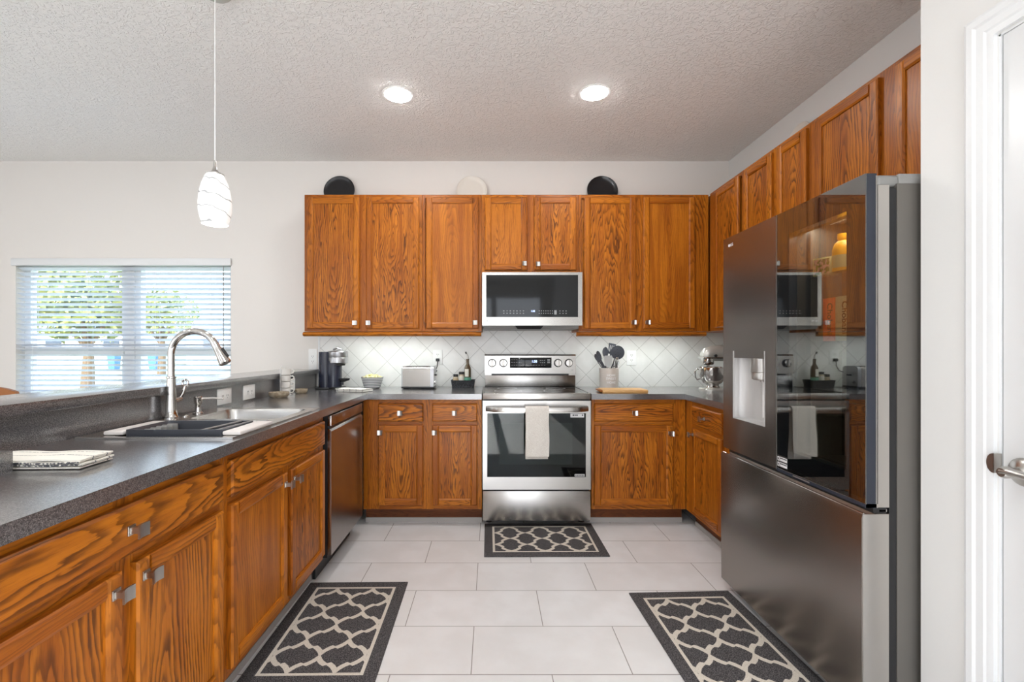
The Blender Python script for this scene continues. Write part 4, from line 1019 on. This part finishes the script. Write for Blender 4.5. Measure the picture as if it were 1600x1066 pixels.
ob = thing('oil_bottle', 'brown glass oil bottle with steel pourer and green label in the woven basket', 'bottle', (-0.192, 3.70, zb))
M['brown_glass'] = plain('brown_bottle_glass', srgb(84, 66, 44), 0.06); M['teal'] = plain('teal_label', srgb(96, 160, 136), 0.6)
b = B(); b.lathe([(0.026, 0), (0.0275, 0.004), (0.0275, 0.140), (0.024, 0.160), (0.012, 0.185), (0.0105, 0.215), (0.012, 0.217), (0.012, 0.226)], n=28); b.build('bottle', 'brown_glass', ob)
b = B(); b.lathe([(0.0280, 0.025), (0.0280, 0.078)], n=28, caps=False); b.build('lower_label', 'teal', ob)
b = B(); n = 9; pf = [(-0.6+1.2*k/n-PI/2-0.25) for k in range(n+1)]
b.loft([[(0.0281*math.cos(a), 0.0281*math.sin(a), z) for a in pf] for z in (0.085, 0.145)], closed=False, caps=False); b.build('paper_label', 'paper', ob)
b = B(); b.tube([(0, 0, 0.222), (0, 0, 0.245), (-0.005, -0.002, 0.262), (-0.012, -0.004, 0.272)], [0.008, 0.0055, 0.0045, 0.004], 12); b.build('pourer', 'nickel', ob)
b = B(); b.tube([(-0.0105, -0.0035, 0.266), (-0.016, -0.005, 0.283)], 0.006, 10); b.build('stopper', 'black', ob)

# utensil crock
CKX, CKY = 0.925, 3.63
ck = thing('utensil_crock', 'pale grey ceramic crock lettered HOME SWEET HOME right of the range', 'crock', (CKX, CKY, ZC))
M['crock'] = plain('pale_grey_glaze', srgb(196, 188, 180), 0.35)
b = B(); b.lathe([(0.001, 0), (0.070, 0), (0.073, 0.004), (0.0745, 0.15), (0.0755, 0.162), (0.072, 0.163), (0.069, 0.155), (0.067, 0.012), (0.001, 0.010)], n=44, caps=False); b.build('crock', 'crock', ck)
for w, z, sz in (('HOME', 0.108, 0.024), ('SWEET', 0.082, 0.026), ('HOME', 0.052, 0.024)):
    tx = text('lettering', w, sz, ck, 'print_white', (0, 0, 0), bold=0.0006)
    for v in tx.data.vertices:        # wrap the word round the crock
        a = v.co.x/0.0745; rr_ = 0.0748+v.co.z*1.0
        v.co = Vector((rr_*math.sin(a), -rr_*math.cos(a), v.co.y+z))
    tx.rotation_euler = (0, 0, 0)
M['utensil'] = plain('dark_slate_nylon', srgb(48, 49, 56), 0.42); M['pale_nylon'] = plain('pale_grey_nylon', srgb(176, 178, 178), 0.42)
def lean(px, py, dx, dy):
    """frame of a utensil: foot inside the crock, leaning so that its head is at (dx, dy) 0.31 m up"""
    a = Vector((CKX+px, CKY+py, ZC+0.016)); e = Vector((CKX+dx, CKY+dy, ZC+0.30)); z = (e-a).normalized()
    x = Vector((0, 1, 0)).cross(z).normalized(); y = z.cross(x)
    m = Matrix((x, y, z)).transposed().to_4x4(); m.translation = a; return m
def utensil(name, label, cat, foot, head, build):
    t = thing(name, label, cat, (0, 0, 0), 0, 'utensils in the crock'); t.matrix_world = lean(*foot, *head); build(t); return t
def spoon(L, w, hl, mat):
    def f(t):
        q = B(); q.tube([(0, 0, 0), (0, 0, L*0.5), (0, 0, L-hl)], [0.0045, 0.0055, 0.005], 10); q.build('handle', mat, t)
        q = B(); rings = []
        for k in range(11):
            s = k/10; ww = w*math.sqrt(max(0.02, 1-(2*s-1)**2))*(0.92+0.12*s); rings.append([(ww*math.cos(a), -0.004+0.004*math.sin(a)+0.010*(1-(2*s-1)**2), L-hl+hl*s) for a in [2*PI*j/14 for j in range(14)]])
        q.loft(rings); q.build('spoon_head', mat, t)
    return f
def turner(L, w0, w1, hl, mat, slots=True):
    def f(t):
        q = B(); q.tube([(0, 0, 0), (0, 0, L*0.5), (0, 0, L-hl+0.005)], [0.0045, 0.0055, 0.0048], 10); q.build('handle', mat, t)
        q = B(); z0, z1 = L-hl, L
        if slots:
            xs_ = [-1, -0.62, -0.42, -0.1, 0.1, 0.42, 0.62, 1]
            for k in range(7):
                for (za, zb_) in ((0, 0.22), (0.22, 0.82), (0.82, 1)):
                    if k % 2 == 1 and za == 0.22: continue
                    wa, wb = w0+(w1-w0)*za, w0+(w1-w0)*zb_
                    q.loft([[(xs_[k]*wa, -0.0015, z0+hl*za), (xs_[k+1]*wa, -0.0015, z0+hl*za), (xs_[k+1]*wa, 0.0015, z0+hl*za), (xs_[k]*wa, 0.0015, z0+hl*za)],
                            [(xs_[k]*wb, -0.0015, z0+hl*zb_), (xs_[k+1]*wb, -0.0015, z0+hl*zb_), (xs_[k+1]*wb, 0.0015, z0+hl*zb_), (xs_[k]*wb, 0.0015, z0+hl*zb_)]])
        else:
            q.loft([[(-w, -0.002, z), (w, -0.002, z), (w, 0.002, z), (-w, 0.002, z)] for w, z in ((0.004, z0), (w0, z0+0.012), (w1, z1-0.012), (w1*0.86, z1))])
        q.build('blade', mat, t)
    return f
def skimmer(L, r, mat):
    def f(t):
        q = B(); q.tube([(0, 0, 0), (0, 0, L*0.5), (0, 0, L-r)], [0.0045, 0.0055, 0.005], 10); q.build('handle', mat, t)
        q = B(); q.M = Matrix.Translation((0, 0.012, L)) @ Matrix.Rotation(PI/2, 4, 'X')
        q.lathe([(r*0.96, 0.012), (r, 0.016), (r*1.02, 0.014), (r*0.9, -0.006), (r*0.55, -0.016), (0.001, -0.020)], n=30); q.build('skimmer_bowl', mat, t)
        for k in range(7):
            a = 2*PI*k/6; d = 0 if k == 6 else 0.45*r
            q = B(); q.M = Matrix.Translation((d*math.cos(a), -0.006, L+d*math.sin(a))) @ Matrix.Rotation(PI/2, 4, 'X'); q.lathe([(0.0045, -0.001), (0.0045, 0.0006)], n=10); q.build('hole', 'black', t)
    return f
def whisk(L, r, mat):
    def f(t):
        q = B(); q.tube([(0, 0, 0), (0, 0, L*0.55)], 0.0065, 12); q.build('handle', mat, t)
        q = B(); z0 = L*0.55
        for k in range(4):
            a = PI*k/4; q.tube([(r*math.sin(s)*math.cos(a)*(1 if True else 0), r*math.sin(s)*math.sin(a), z0+(L-z0)*(0.5-0.5*math.cos(s/1.0)) if s <= PI else z0) for s in [PI*j/14 for j in range(15)]], 0.0014, 6)
            q.tube([(-r*math.sin(s)*math.cos(a), -r*math.sin(s)*math.sin(a), z0+(L-z0)*(0.5-0.5*math.cos(s))) for s in [PI*j/14 for j in range(15)]], 0.0014, 6)
        q.build('wires', 'chrome', t)
    return f
def tongs(L, mat):
    def f(t):
        for s in (-1, 1):
            q = B(); q.tube([(s*0.004, 0, 0), (s*0.012, 0, L*0.5), (s*0.009, 0, L-0.05)], 0.004, 8); q.build('arm', 'nickel', t)
            q = B(); q.ell((s*0.010, 0, L-0.03), (0.010, 0.008, 0.032), 12, 8); q.build('tip', mat, t)
    return f
utensil('serving_spoon', 'dark narrow spoon leaning furthest left in the crock', 'spoon', (0.046, 0.006), (-0.126, 0.006), spoon(0.300, 0.017, 0.075, 'utensil'))
utensil('serving_spoon', 'dark upright spoon, second from the left in the crock', 'spoon', (0.034, 0.029), (-0.088, 0.029), spoon(0.305, 0.018, 0.078, 'utensil'))
utensil('slotted_turner', 'dark slotted turner leaning left at the front of the crock', 'turner', (0.046, -0.018), (-0.130, -0.018), turner(0.245, 0.014, 0.018, 0.075, 'utensil'))
utensil('slotted_spoon', 'wide dark spoon rising behind the pale spatula', 'spoon', (-0.01, 0.041), (-0.017, 0.041), spoon(0.312, 0.024, 0.085, 'utensil'))
utensil('spatula', 'pale grey flat spatula standing in the middle of the crock', 'spatula', (-0.012, -0.036), (-0.016, -0.040), turner(0.245, 0.026, 0.032, 0.090, 'pale_nylon', False))
utensil('pancake_turner', 'dark slotted turner, the tallest utensil in the crock', 'turner', (-0.02, 0.052), (0.032, 0.053), turner(0.345, 0.020, 0.030, 0.085, 'utensil'))
utensil('skimmer', 'large round dark skimmer leaning right in the crock', 'skimmer', (-0.040, -0.006), (0.072, -0.006), skimmer(0.288, 0.054, 'utensil'))
utensil('whisk', 'steel wire whisk leaning right in the crock below the skimmer', 'whisk', (0.022, -0.036), (0.064, -0.034), whisk(0.235, 0.017, 'utensil'))
utensil('kitchen_tongs', 'steel tongs with dark tips leaning far right in the crock', 'tongs', (0.0, 0.017), (0.100, 0.020), tongs(0.215, 'utensil'))

# cutting board
M['maple'] = make_oak('maple_board', srgb(222, 184, 130), srgb(206, 160, 102), srgb(168, 116, 62), 0.5)
cb = thing('cutting_board', 'pale wooden cutting board lying on the counter in front of the crock', 'cutting board', (0.955, 3.345, ZC), math.radians(-2))
b = B(); pl = rrect(-0.165, 0.155, -0.095, 0.095, 0.012, 0.0)
b.loft([[(x*0.985, y*0.985, 0.0) for x, y, z in pl], [(x, y, 0.004) for x, y, z in pl], [(x, y, 0.018) for x, y, z in pl], [(x*0.985, y*0.985, 0.022) for x, y, z in pl]])
b.grain(b.bm.faces, 'x', (0, 0, 0)); b.build('board', 'maple', cb)
b = B(); b.box(-0.182, -0.163, -0.085, 0.085, 0.004, 0.020, bev=0.006)
b.grain(b.bm.faces, 'y', (0, 0, 0)); b.build('end_strip', 'oak', cb)

# stand mixer, head towards the left
mx_ = thing('stand_mixer', 'silver stand mixer with steel bowl in the right corner beside the refrigerator', 'stand mixer', (1.685, 3.47, ZC), math.radians(0))
M['mixer'] = plain('silver_enamel', srgb(196, 194, 188), 0.22, 0.45)
b = B(); b.loft([rrect(-0.115, 0.20, -0.095, 0.095, 0.085, 0.0, 8), rrect(-0.115, 0.20, -0.095, 0.095, 0.085, 0.012, 8), rrect(-0.105, 0.19, -0.085, 0.085, 0.08, 0.022, 8)]); b.build('base', 'mixer', mx_)
b = B(); b.loft([rrect(0.10, 0.19, -0.06, 0.06, 0.04, 0.02, 6), rrect(0.11, 0.185, -0.045, 0.045, 0.035, 0.12, 6), rrect(0.10, 0.19, -0.05, 0.05, 0.035, 0.215, 6)]); b.build('column', 'mixer', mx_)
b = B(); hs = [(-0.105, 0.005, 0.265), (-0.102, 0.032, 0.265), (-0.085, 0.050, 0.268), (-0.05, 0.060, 0.272), (0.03, 0.066, 0.275), (0.11, 0.064, 0.272), (0.17, 0.052, 0.265), (0.20, 0.030, 0.26), (0.206, 0.006, 0.258)]
b.loft([[(x, r*0.92*math.cos(a), z+r*(1.0 if math.sin(a) > 0 else 0.82)*math.sin(a)) for a in [2*PI*k/26 for k in range(26)]] for x, r, z in hs]); b.build('head', 'mixer', mx_)
b = B(); b.loft([[(x, r*math.cos(a), 0.247+z0*math.sin(a)) for a in [2*PI*k/26 for k in range(26)]] for x, r, z0 in ((-0.108, 0.050, 0.012), (0.15, 0.064, 0.012))]); b.lathe([(0.038, 0.262), (0.043, 0.255), (0.043, 0.205), (0.036, 0.195), (0.012, 0.192), (0.010, 0.165)], (-0.055, 0, 0), 28); b.build('chrome_band', 'chrome', mx_)
b = B(); b.M = Matrix.Translation((-0.03, -0.062, 0.262)) @ Matrix.Rotation(PI/2, 4, 'X'); b.lathe([(0.011, 0), (0.011, 0.012), (0.001, 0.014)], n=16); b.build('knob', 'black', mx_)
b = B(); b.lathe([(0.050, 0.022), (0.052, 0.028), (0.044, 0.040), (0.046, 0.048), (0.062, 0.056), (0.085, 0.085), (0.099, 0.125), (0.104, 0.172), (0.107, 0.173), (0.105, 0.176), (0.101, 0.174), (0.096, 0.125), (0.082, 0.088), (0.001, 0.058)], (-0.022, 0, 0), 44, caps=False); bo = b.build('bowl', 'chrome', mx_)
b = B(); b.tube([(-0.122, -0.02, 0.158), (-0.150, -0.026, 0.162), (-0.166, -0.03, 0.145), (-0.163, -0.03, 0.105), (-0.150, -0.026, 0.082), (-0.100, -0.02, 0.092)], 0.0045, 10); b.build('bowl_handle', 'chrome', bo)
b = B()
for k in range(6):
    a = PI*k/6; b.tube([(-0.060+0.030*math.sin(s)*math.cos(a), 0.030*math.sin(s)*math.sin(a), 0.165-0.085*(0.5-0.5*math.cos(s))) for s in [PI*j/12 for j in range(13)]], 0.0012, 5)
b.build('wire_whip', 'chrome', mx_)

# mugs and dishes by the splashback
mgx, mgy = -1.398, 3.13
M['mug'] = plain('white_glazed_mug', srgb(226, 222, 216), 0.3)
MH = 0.0435
def mug():
    t = thing('coffee_mug', 'small white coffee mug, lowest of the stack beside the splashback', 'mug', (mgx, mgy, ZC+0.004), math.radians(20), 'stacked white mugs')
    q = B(); q.lathe([(0.001, 0.0005), (0.027, 0.0005), (0.031, 0.004), (0.0315, 0.030), (0.033, 0.0425), (0.0305, 0.0425), (0.028, 0.030), (0.026, 0.008), (0.001, 0.007)], n=32, caps=False); q.build('cup', 'mug', t)
    q = B(); q.tube([(0.030, 0, 0.035), (0.044, 0, 0.037), (0.052, 0, 0.027), (0.046, 0, 0.014), (0.030, 0, 0.010)], 0.0042, 10); q.build('handle', 'mug', t)
    return t
m0 = mug()
for k, lb in ((1, 'small white coffee mug, second from the bottom of the stack beside the splashback'), (2, 'small white coffee mug, third from the bottom of the stack beside the splashback'), (3, 'small white coffee mug on top of the stack beside the splashback')):
    copy_thing(m0, (mgx, mgy, ZC+0.004+k*MH), math.radians(20+(k % 2)*6), lb)
st = thing('mug_stand', 'thin wire stand holding the stack of white mugs', 'mug stand', (mgx, mgy, ZC))
b = B(); b.tube([(0.036*math.cos(a), 0.036*math.sin(a), 0.002) for a in [2*PI*k/28 for k in range(29)]], 0.0018, 6)
for a in (2.2, 4.0): b.tube([(0.037*math.cos(a), 0.037*math.sin(a), 0.002), (0.037*math.cos(a), 0.037*math.sin(a), 0.185)], 0.0018, 6)
b.tube([(0.037*math.cos(2.2), 0.037*math.sin(2.2), 0.183), (-0.028, 0.0, 0.198), (0.037*math.cos(4.0), 0.037*math.sin(4.0), 0.183)], 0.0018, 6)
b.build('wire', 'white', st)
M['stone'] = noisy('stoneware', srgb(178, 164, 142), srgb(150, 134, 112), 40.0, 0.6); M['stone_in'] = plain('stoneware_rim', srgb(206, 196, 178), 0.5)
def dish(label, x, y, r, h):
    t = thing('stoneware_dish', label, 'dish', (x, y, ZC), 0, 'stoneware dishes')
    q = B(); q.lathe([(0.001, 0.0), (r*0.72, 0.0), (r*0.92, h*0.3), (r, h*0.7), (r*0.99, h), (r*0.93, h), (r*0.86, h*0.5), (r*0.6, h*0.25), (0.001, h*0.22)], n=36, caps=False); q.build('dish', 'stone', t)
dish('shallow beige stoneware dish, the larger one in front of the mugs', -1.372, 2.975, 0.062, 0.034)
dish('small beige stoneware dish, tucked right of the mugs', -1.335, 3.235, 0.042, 0.032)

# plates standing on top of the wall cabinets
def plate(label, loc, rot, mat, r=0.128):
    t = thing('round_plate', label, 'plate', loc, 0, 'plates on top of the cabinets'); t.rotation_euler = rot
    q = B(); q.M = Matrix.Translation((0, 0, r))@Matrix.Rotation(PI/2, 4, 'X')
    q.lathe([(0.001, 0), (r*0.7, 0), (r*0.93, 0.006), (r, 0.018), (r*0.985, 0.020), (r*0.90, 0.010), (r*0.68, 0.005), (0.001, 0.005)], n=56, caps=False); q.build('plate', mat, t)
M['plate_black'] = plain('black_glaze', srgb(24, 24, 27), 0.3); M['plate_white'] = plain('cream_glaze', srgb(226, 220, 210), 0.3)
ta = math.radians(-9)
plate('black round plate standing on the far left wall cabinet', (-1.256, 3.795, UT+0.0005), (ta, 0, 0), 'plate_black')
plate('cream round plate standing on the cabinet just left of the microwave', (-0.163, 3.795, UT+0.0005), (ta, 0, 0), 'plate_white')
plate('black round plate standing on the cabinet right of the microwave', (0.915, 3.795, UT+0.0005), (ta, 0, 0), 'plate_black')
plate('cream round plate leaning on the right wall above the side cabinets', (1.925, 2.905, UT+0.0005), (ta, 0, -PI/2), 'plate_white', 0.122)

# ---------------------------------------------------------------- rugs
def rug_mat():
    t = NT('woven_trellis_rug'); x, y, z = t.sep(t.obj())
    wob = t.ma('MULTIPLY', t.ma('SUBTRACT', t.noise(t.obj(), 200.0, 1.0), 0.5), 0.003)
    # half periods of the trellis scaled to one; rounded lobes across, pointed arms along the rug
    qx = t.ma('MULTIPLY', t.ma('PINGPONG', t.ma('ADD', x, 0.1035), 0.1035), 1/0.1035)
    qy = t.ma('MULTIPLY', t.ma('PINGPONG', y, 0.0905), 1/0.0905)
    s = t.ma('MULTIPLY', t.ma('SUBTRACT', qy, qx), 0.5)
    hump = t.ma('MULTIPLY', t.ma('SINE', t.ma('MULTIPLY', s, 2*PI)), 0.075)
    step = t.ma('MULTIPLY', t.ma('SUBTRACT', t.smooth(s, -0.03, 0.03), 0.5), 0.18)
    f = t.ma('SUBTRACT', t.ma('SUBTRACT', t.ma('SUBTRACT', t.ma('ADD', qx, qy), 1.0), hump), step)
    pat = t.ma('SUBTRACT', 1.0, t.smooth(t.ma('ADD', t.ma('MULTIPLY', t.ma('ABSOLUTE', f), 0.07), wob), 0.0100, 0.0118))
    ex = t.ma('SUBTRACT', 0.374, t.ma('ABSOLUTE', x)); ey = t.ma('SUBTRACT', 0.255, t.ma('ABSOLUTE', y)); e = t.ma('MINIMUM', ex, ey)
    inside = t.smooth(e, 0.066, 0.067); line = t.ma('MULTIPLY', t.smooth(e, 0.052, 0.053), t.ma('SUBTRACT', 1.0, inside))
    light = t.ma('MAXIMUM', t.ma('MULTIPLY', pat, inside), line)
    n = t.noise(t.obj(), 320.0, 2.0, 0.7)
    dark = t.mix(t.smooth(n, 0.42, 0.66), srgb(54, 52, 54), srgb(116, 112, 111)); lt = t.mix(t.smooth(n, 0.35, 0.65), srgb(196, 186, 172), srgb(216, 208, 196))
    t.bsdf(Base_Color=t.mix(light, dark, lt), Roughness=0.95, Normal=t.bump(n, 0.6, 0.002), Specular_IOR_Level=0.1); return t.m
M['rug'] = rug_mat()
def rug(label, loc, rz):
    b = B(); b.box(-0.374, 0.374, -0.255, 0.255, 0.0, 0.007, bev=0.002)
    return tag(b.build('kitchen_rug', 'rug', loc=loc, rz=rz), label, 'rug', 'trellis pattern kitchen rugs')
rug('charcoal and cream trellis rug lying in front of the range', (0.328, 2.985, 0.0005), math.radians(0.4))
rug('charcoal and cream trellis rug lying along the left base cabinets', (-0.690, 2.05, 0.0005), math.radians(-89.2))
rug('charcoal and cream trellis rug lying beside the refrigerator', (0.960, 1.955, 0.0005), math.radians(92.2))

# ---------------------------------------------------------------- dining chair beyond the bar
ch = thing('dining_chair', 'brown wooden dining chair with rounded back beyond the bar', 'chair', (-3.20, 2.65, 0), math.radians(8))
M['chair_wood'] = plain('warm_brown_wood', srgb(150, 92, 44), 0.35)
b = B(); b.loft([rrect(-0.21, 0.21, -0.21, 0.20, 0.05, 0.435), rrect(-0.215, 0.215, -0.215, 0.20, 0.05, 0.45), rrect(-0.20, 0.20, -0.20, 0.19, 0.05, 0.465)]); b.build('seat', 'chair_wood', ch)
for sx in (-1, 1):
    b = B(); b.tube([(sx*0.19, -0.19, 0), (sx*0.18, -0.18, 0.44)], [0.014, 0.02], 12); b.build('leg', 'chair_wood', ch)
    b = B(); b.tube([(sx*0.19, 0.22, 0), (sx*0.18, 0.185, 0.44), (sx*0.19, 0.225, 0.86)], [0.014, 0.02, 0.016], 12); b.build('leg', 'chair_wood', ch)
b = B(); n = 16; top = []
rings = []
for k in range(n+1):
    s = -1+2*k/n; x = 0.255*s; y = 0.235+0.05*(1-s*s); zt_ = 0.995-0.045*abs(s)**2.4; zb_ = 0.86+0.01*abs(s)
    if k in (0, n): zt_ = 0.90
    rings.append([(x, y-0.014, zb_), (x, y+0.014, zb_), (x, y+0.014, zt_), (x, y-0.014, zt_)])
b.loft(rings); b.build('crest_rail', 'chair_wood', ch, angle=50)
for k in range(5):
    x = -0.12+0.06*k; b = B(); b.tube([(x, 0.18, 0.45), (x*1.1, 0.265, 0.87)], 0.009, 10); b.build('spindle', 'chair_wood', ch)

# ---------------------------------------------------------------- outside the window
M['lawn'] = noisy('sunlit_lawn', srgb(182, 178, 140), srgb(156, 158, 104), 1.3, 0.9)
M['road'] = plain('pale_concrete', srgb(206, 204, 198), 0.9)
slab('lawn', -90, 30, YW+0.3, 90, -0.35, -0.15, 'lawn')
slab('street', -80, 30, 57, 64, -0.1499, -0.13, 'road')
M['leaf'] = noisy('tree_leaves', srgb(164, 162, 92), srgb(104, 112, 60), 1.6, 0.7); M['bark'] = plain('tree_bark', srgb(110, 88, 66), 0.9)
def tree(label, x, y, h, r, zc, n, squash=0.75):
    t = thing('tree', label, 'tree', (x, y, -0.15)); q = B(); q.tube([(0, 0, -0.05), (0.05, 0, zc*0.5), (0, 0, zc)], [0.20, 0.15, 0.10], 10)
    for k in range(5):
        a = k*1.3; q.tube([(0, 0, zc*0.6), (r*0.5*math.cos(a), r*0.5*math.sin(a), zc+0.2*r)], [0.08, 0.03], 8)
    q.build('trunk', 'bark', t)
    q = B()
    for k in range(n):
        d = Vector((R.gauss(0, 1), R.gauss(0, 1), R.gauss(0, 1))).normalized()*(R.random()**0.45)*r; d.z *= squash
        c = d+Vector((0, 0, zc+r*0.35)); s = R.uniform(0.10, 0.22)
        u = Vector((R.gauss(0, 1), R.gauss(0, 1), R.gauss(0, 1))).normalized(); w = u.orthogonal().normalized()
        q.f([q.v(c-u*s), q.v(c+w*s*0.45), q.v(c+u*s), q.v(c-w*s*0.45)])
    q.build('crown', 'leaf', t)
tree('spreading yellow-green tree seen through the left half of the window', -13.6, 15.5, 5, 1.8, 2.35, 1700)
tree('smaller yellow-green tree seen through the right half of the window', -17.2, 24.0, 5, 1.7, 2.7, 900)
M['house'] = plain('pale_house_render', srgb(236, 234, 228), 0.8); M['roofing'] = plain('grey_roof_shingle', srgb(150, 146, 146), 0.9); M['dark_glass'] = plain('house_window_glass', srgb(60, 70, 84), 0.2)
def house(label, x, y, w, d, h):
    t = thing('house', label, 'house', (x, y, -0.15)); q = B(); q.box(-w/2, w/2, 0, d, 0, h); q.build('wall', 'house', t)
    q = B(); q.loft([[(-w/2-0.4, -0.4, h), (w/2+0.4, -0.4, h), (w/2+0.4, d+0.4, h), (-w/2-0.4, d+0.4, h)], [(-w/2+2, d/2-0.1, h+1.7), (w/2-2, d/2-0.1, h+1.7), (w/2-2, d/2+0.1, h+1.7), (-w/2+2, d/2+0.1, h+1.7)]]); q.build('roof', 'roofing', t)
    for k in range(3):
        xx = -w/2+w*(k+0.5)/3; q = B(); q.box(xx-0.7, xx+0.7, -0.03, 0.0, 0.9, 2.1); q.build('window', 'dark_glass', t)
house('pale house with grey hip roof across the street, behind the left window half', -38.0, 40.0, 15, 9, 2.8)
house('pale house with grey hip roof across the street, behind the right window half', -20.0, 40.0, 13, 9, 2.8)
M['bin_blue'] = plain('blue_bin_plastic', srgb(70, 120, 190), 0.5)
def bin_(label, x, y):
    t = thing('recycling_bin', label, 'bin', (x, y, -0.15), 0, 'blue bins outside the window')
    q = B(); q.loft([rrect(-0.22, 0.22, -0.25, 0.25, 0.04, 0.0), rrect(-0.28, 0.28, -0.32, 0.32, 0.04, 0.95)]); q.build('body', 'bin_blue', t)
    q = B(); q.loft([rrect(-0.30, 0.30, -0.34, 0.34, 0.05, 0.95), rrect(-0.28, 0.28, -0.32, 0.32, 0.05, 1.03)]); q.build('lid', 'bin_blue', t)
bin_('blue recycling bin at the kerb, seen through the left window half', -26.2, 32.0)
bin_('blue recycling bin at the kerb, seen through the right window half', -23.4, 32.0)
def car(label, x, y, mat):
    t = thing('car', label, 'car', (x, y, -0.13)); q = B()
    pf = [(-2.2, 0.3), (-2.25, 0.75), (-1.9, 0.95), (-1.2, 1.0), (-0.7, 1.45), (0.7, 1.48), (1.4, 1.02), (2.1, 0.95), (2.25, 0.7), (2.2, 0.3)]
    q.loft([[(a, -0.85, c) for a, c in pf], [(a, 0.85, c) for a, c in pf]]); q.build('body', mat, t)
    for a in (-1.35, 1.35):
        for s in (-0.86, 0.72):
            w = B(); w.M = Matrix.Translation((a, s, 0.32)) @ Matrix.Rotation(-PI/2, 4, 'X'); w.lathe([(0.32, 0), (0.32, 0.14)], n=20); w.build('wheel', 'black', t)
    q = B(); q.loft([[(a, -0.856, c) for a, c in ((-1.05, 1.02), (-0.65, 1.38), (0.65, 1.40), (1.2, 1.04))], [(a, -0.851, c) for a, c in ((-1.05, 1.02), (-0.65, 1.38), (0.65, 1.40), (1.2, 1.04))]]); q.build('side_window', 'dark_glass', t)
M['car_red'] = plain('brown_red_car_paint', srgb(120, 66, 60), 0.3); M['car_grey'] = plain('grey_car_paint', srgb(110, 112, 118), 0.3)
car('brown-red car parked on the street behind the left window half', -51.0, 60.0, 'car_red')
car('grey car parked on the street behind the right window half', -39.5, 60.0, 'car_grey')
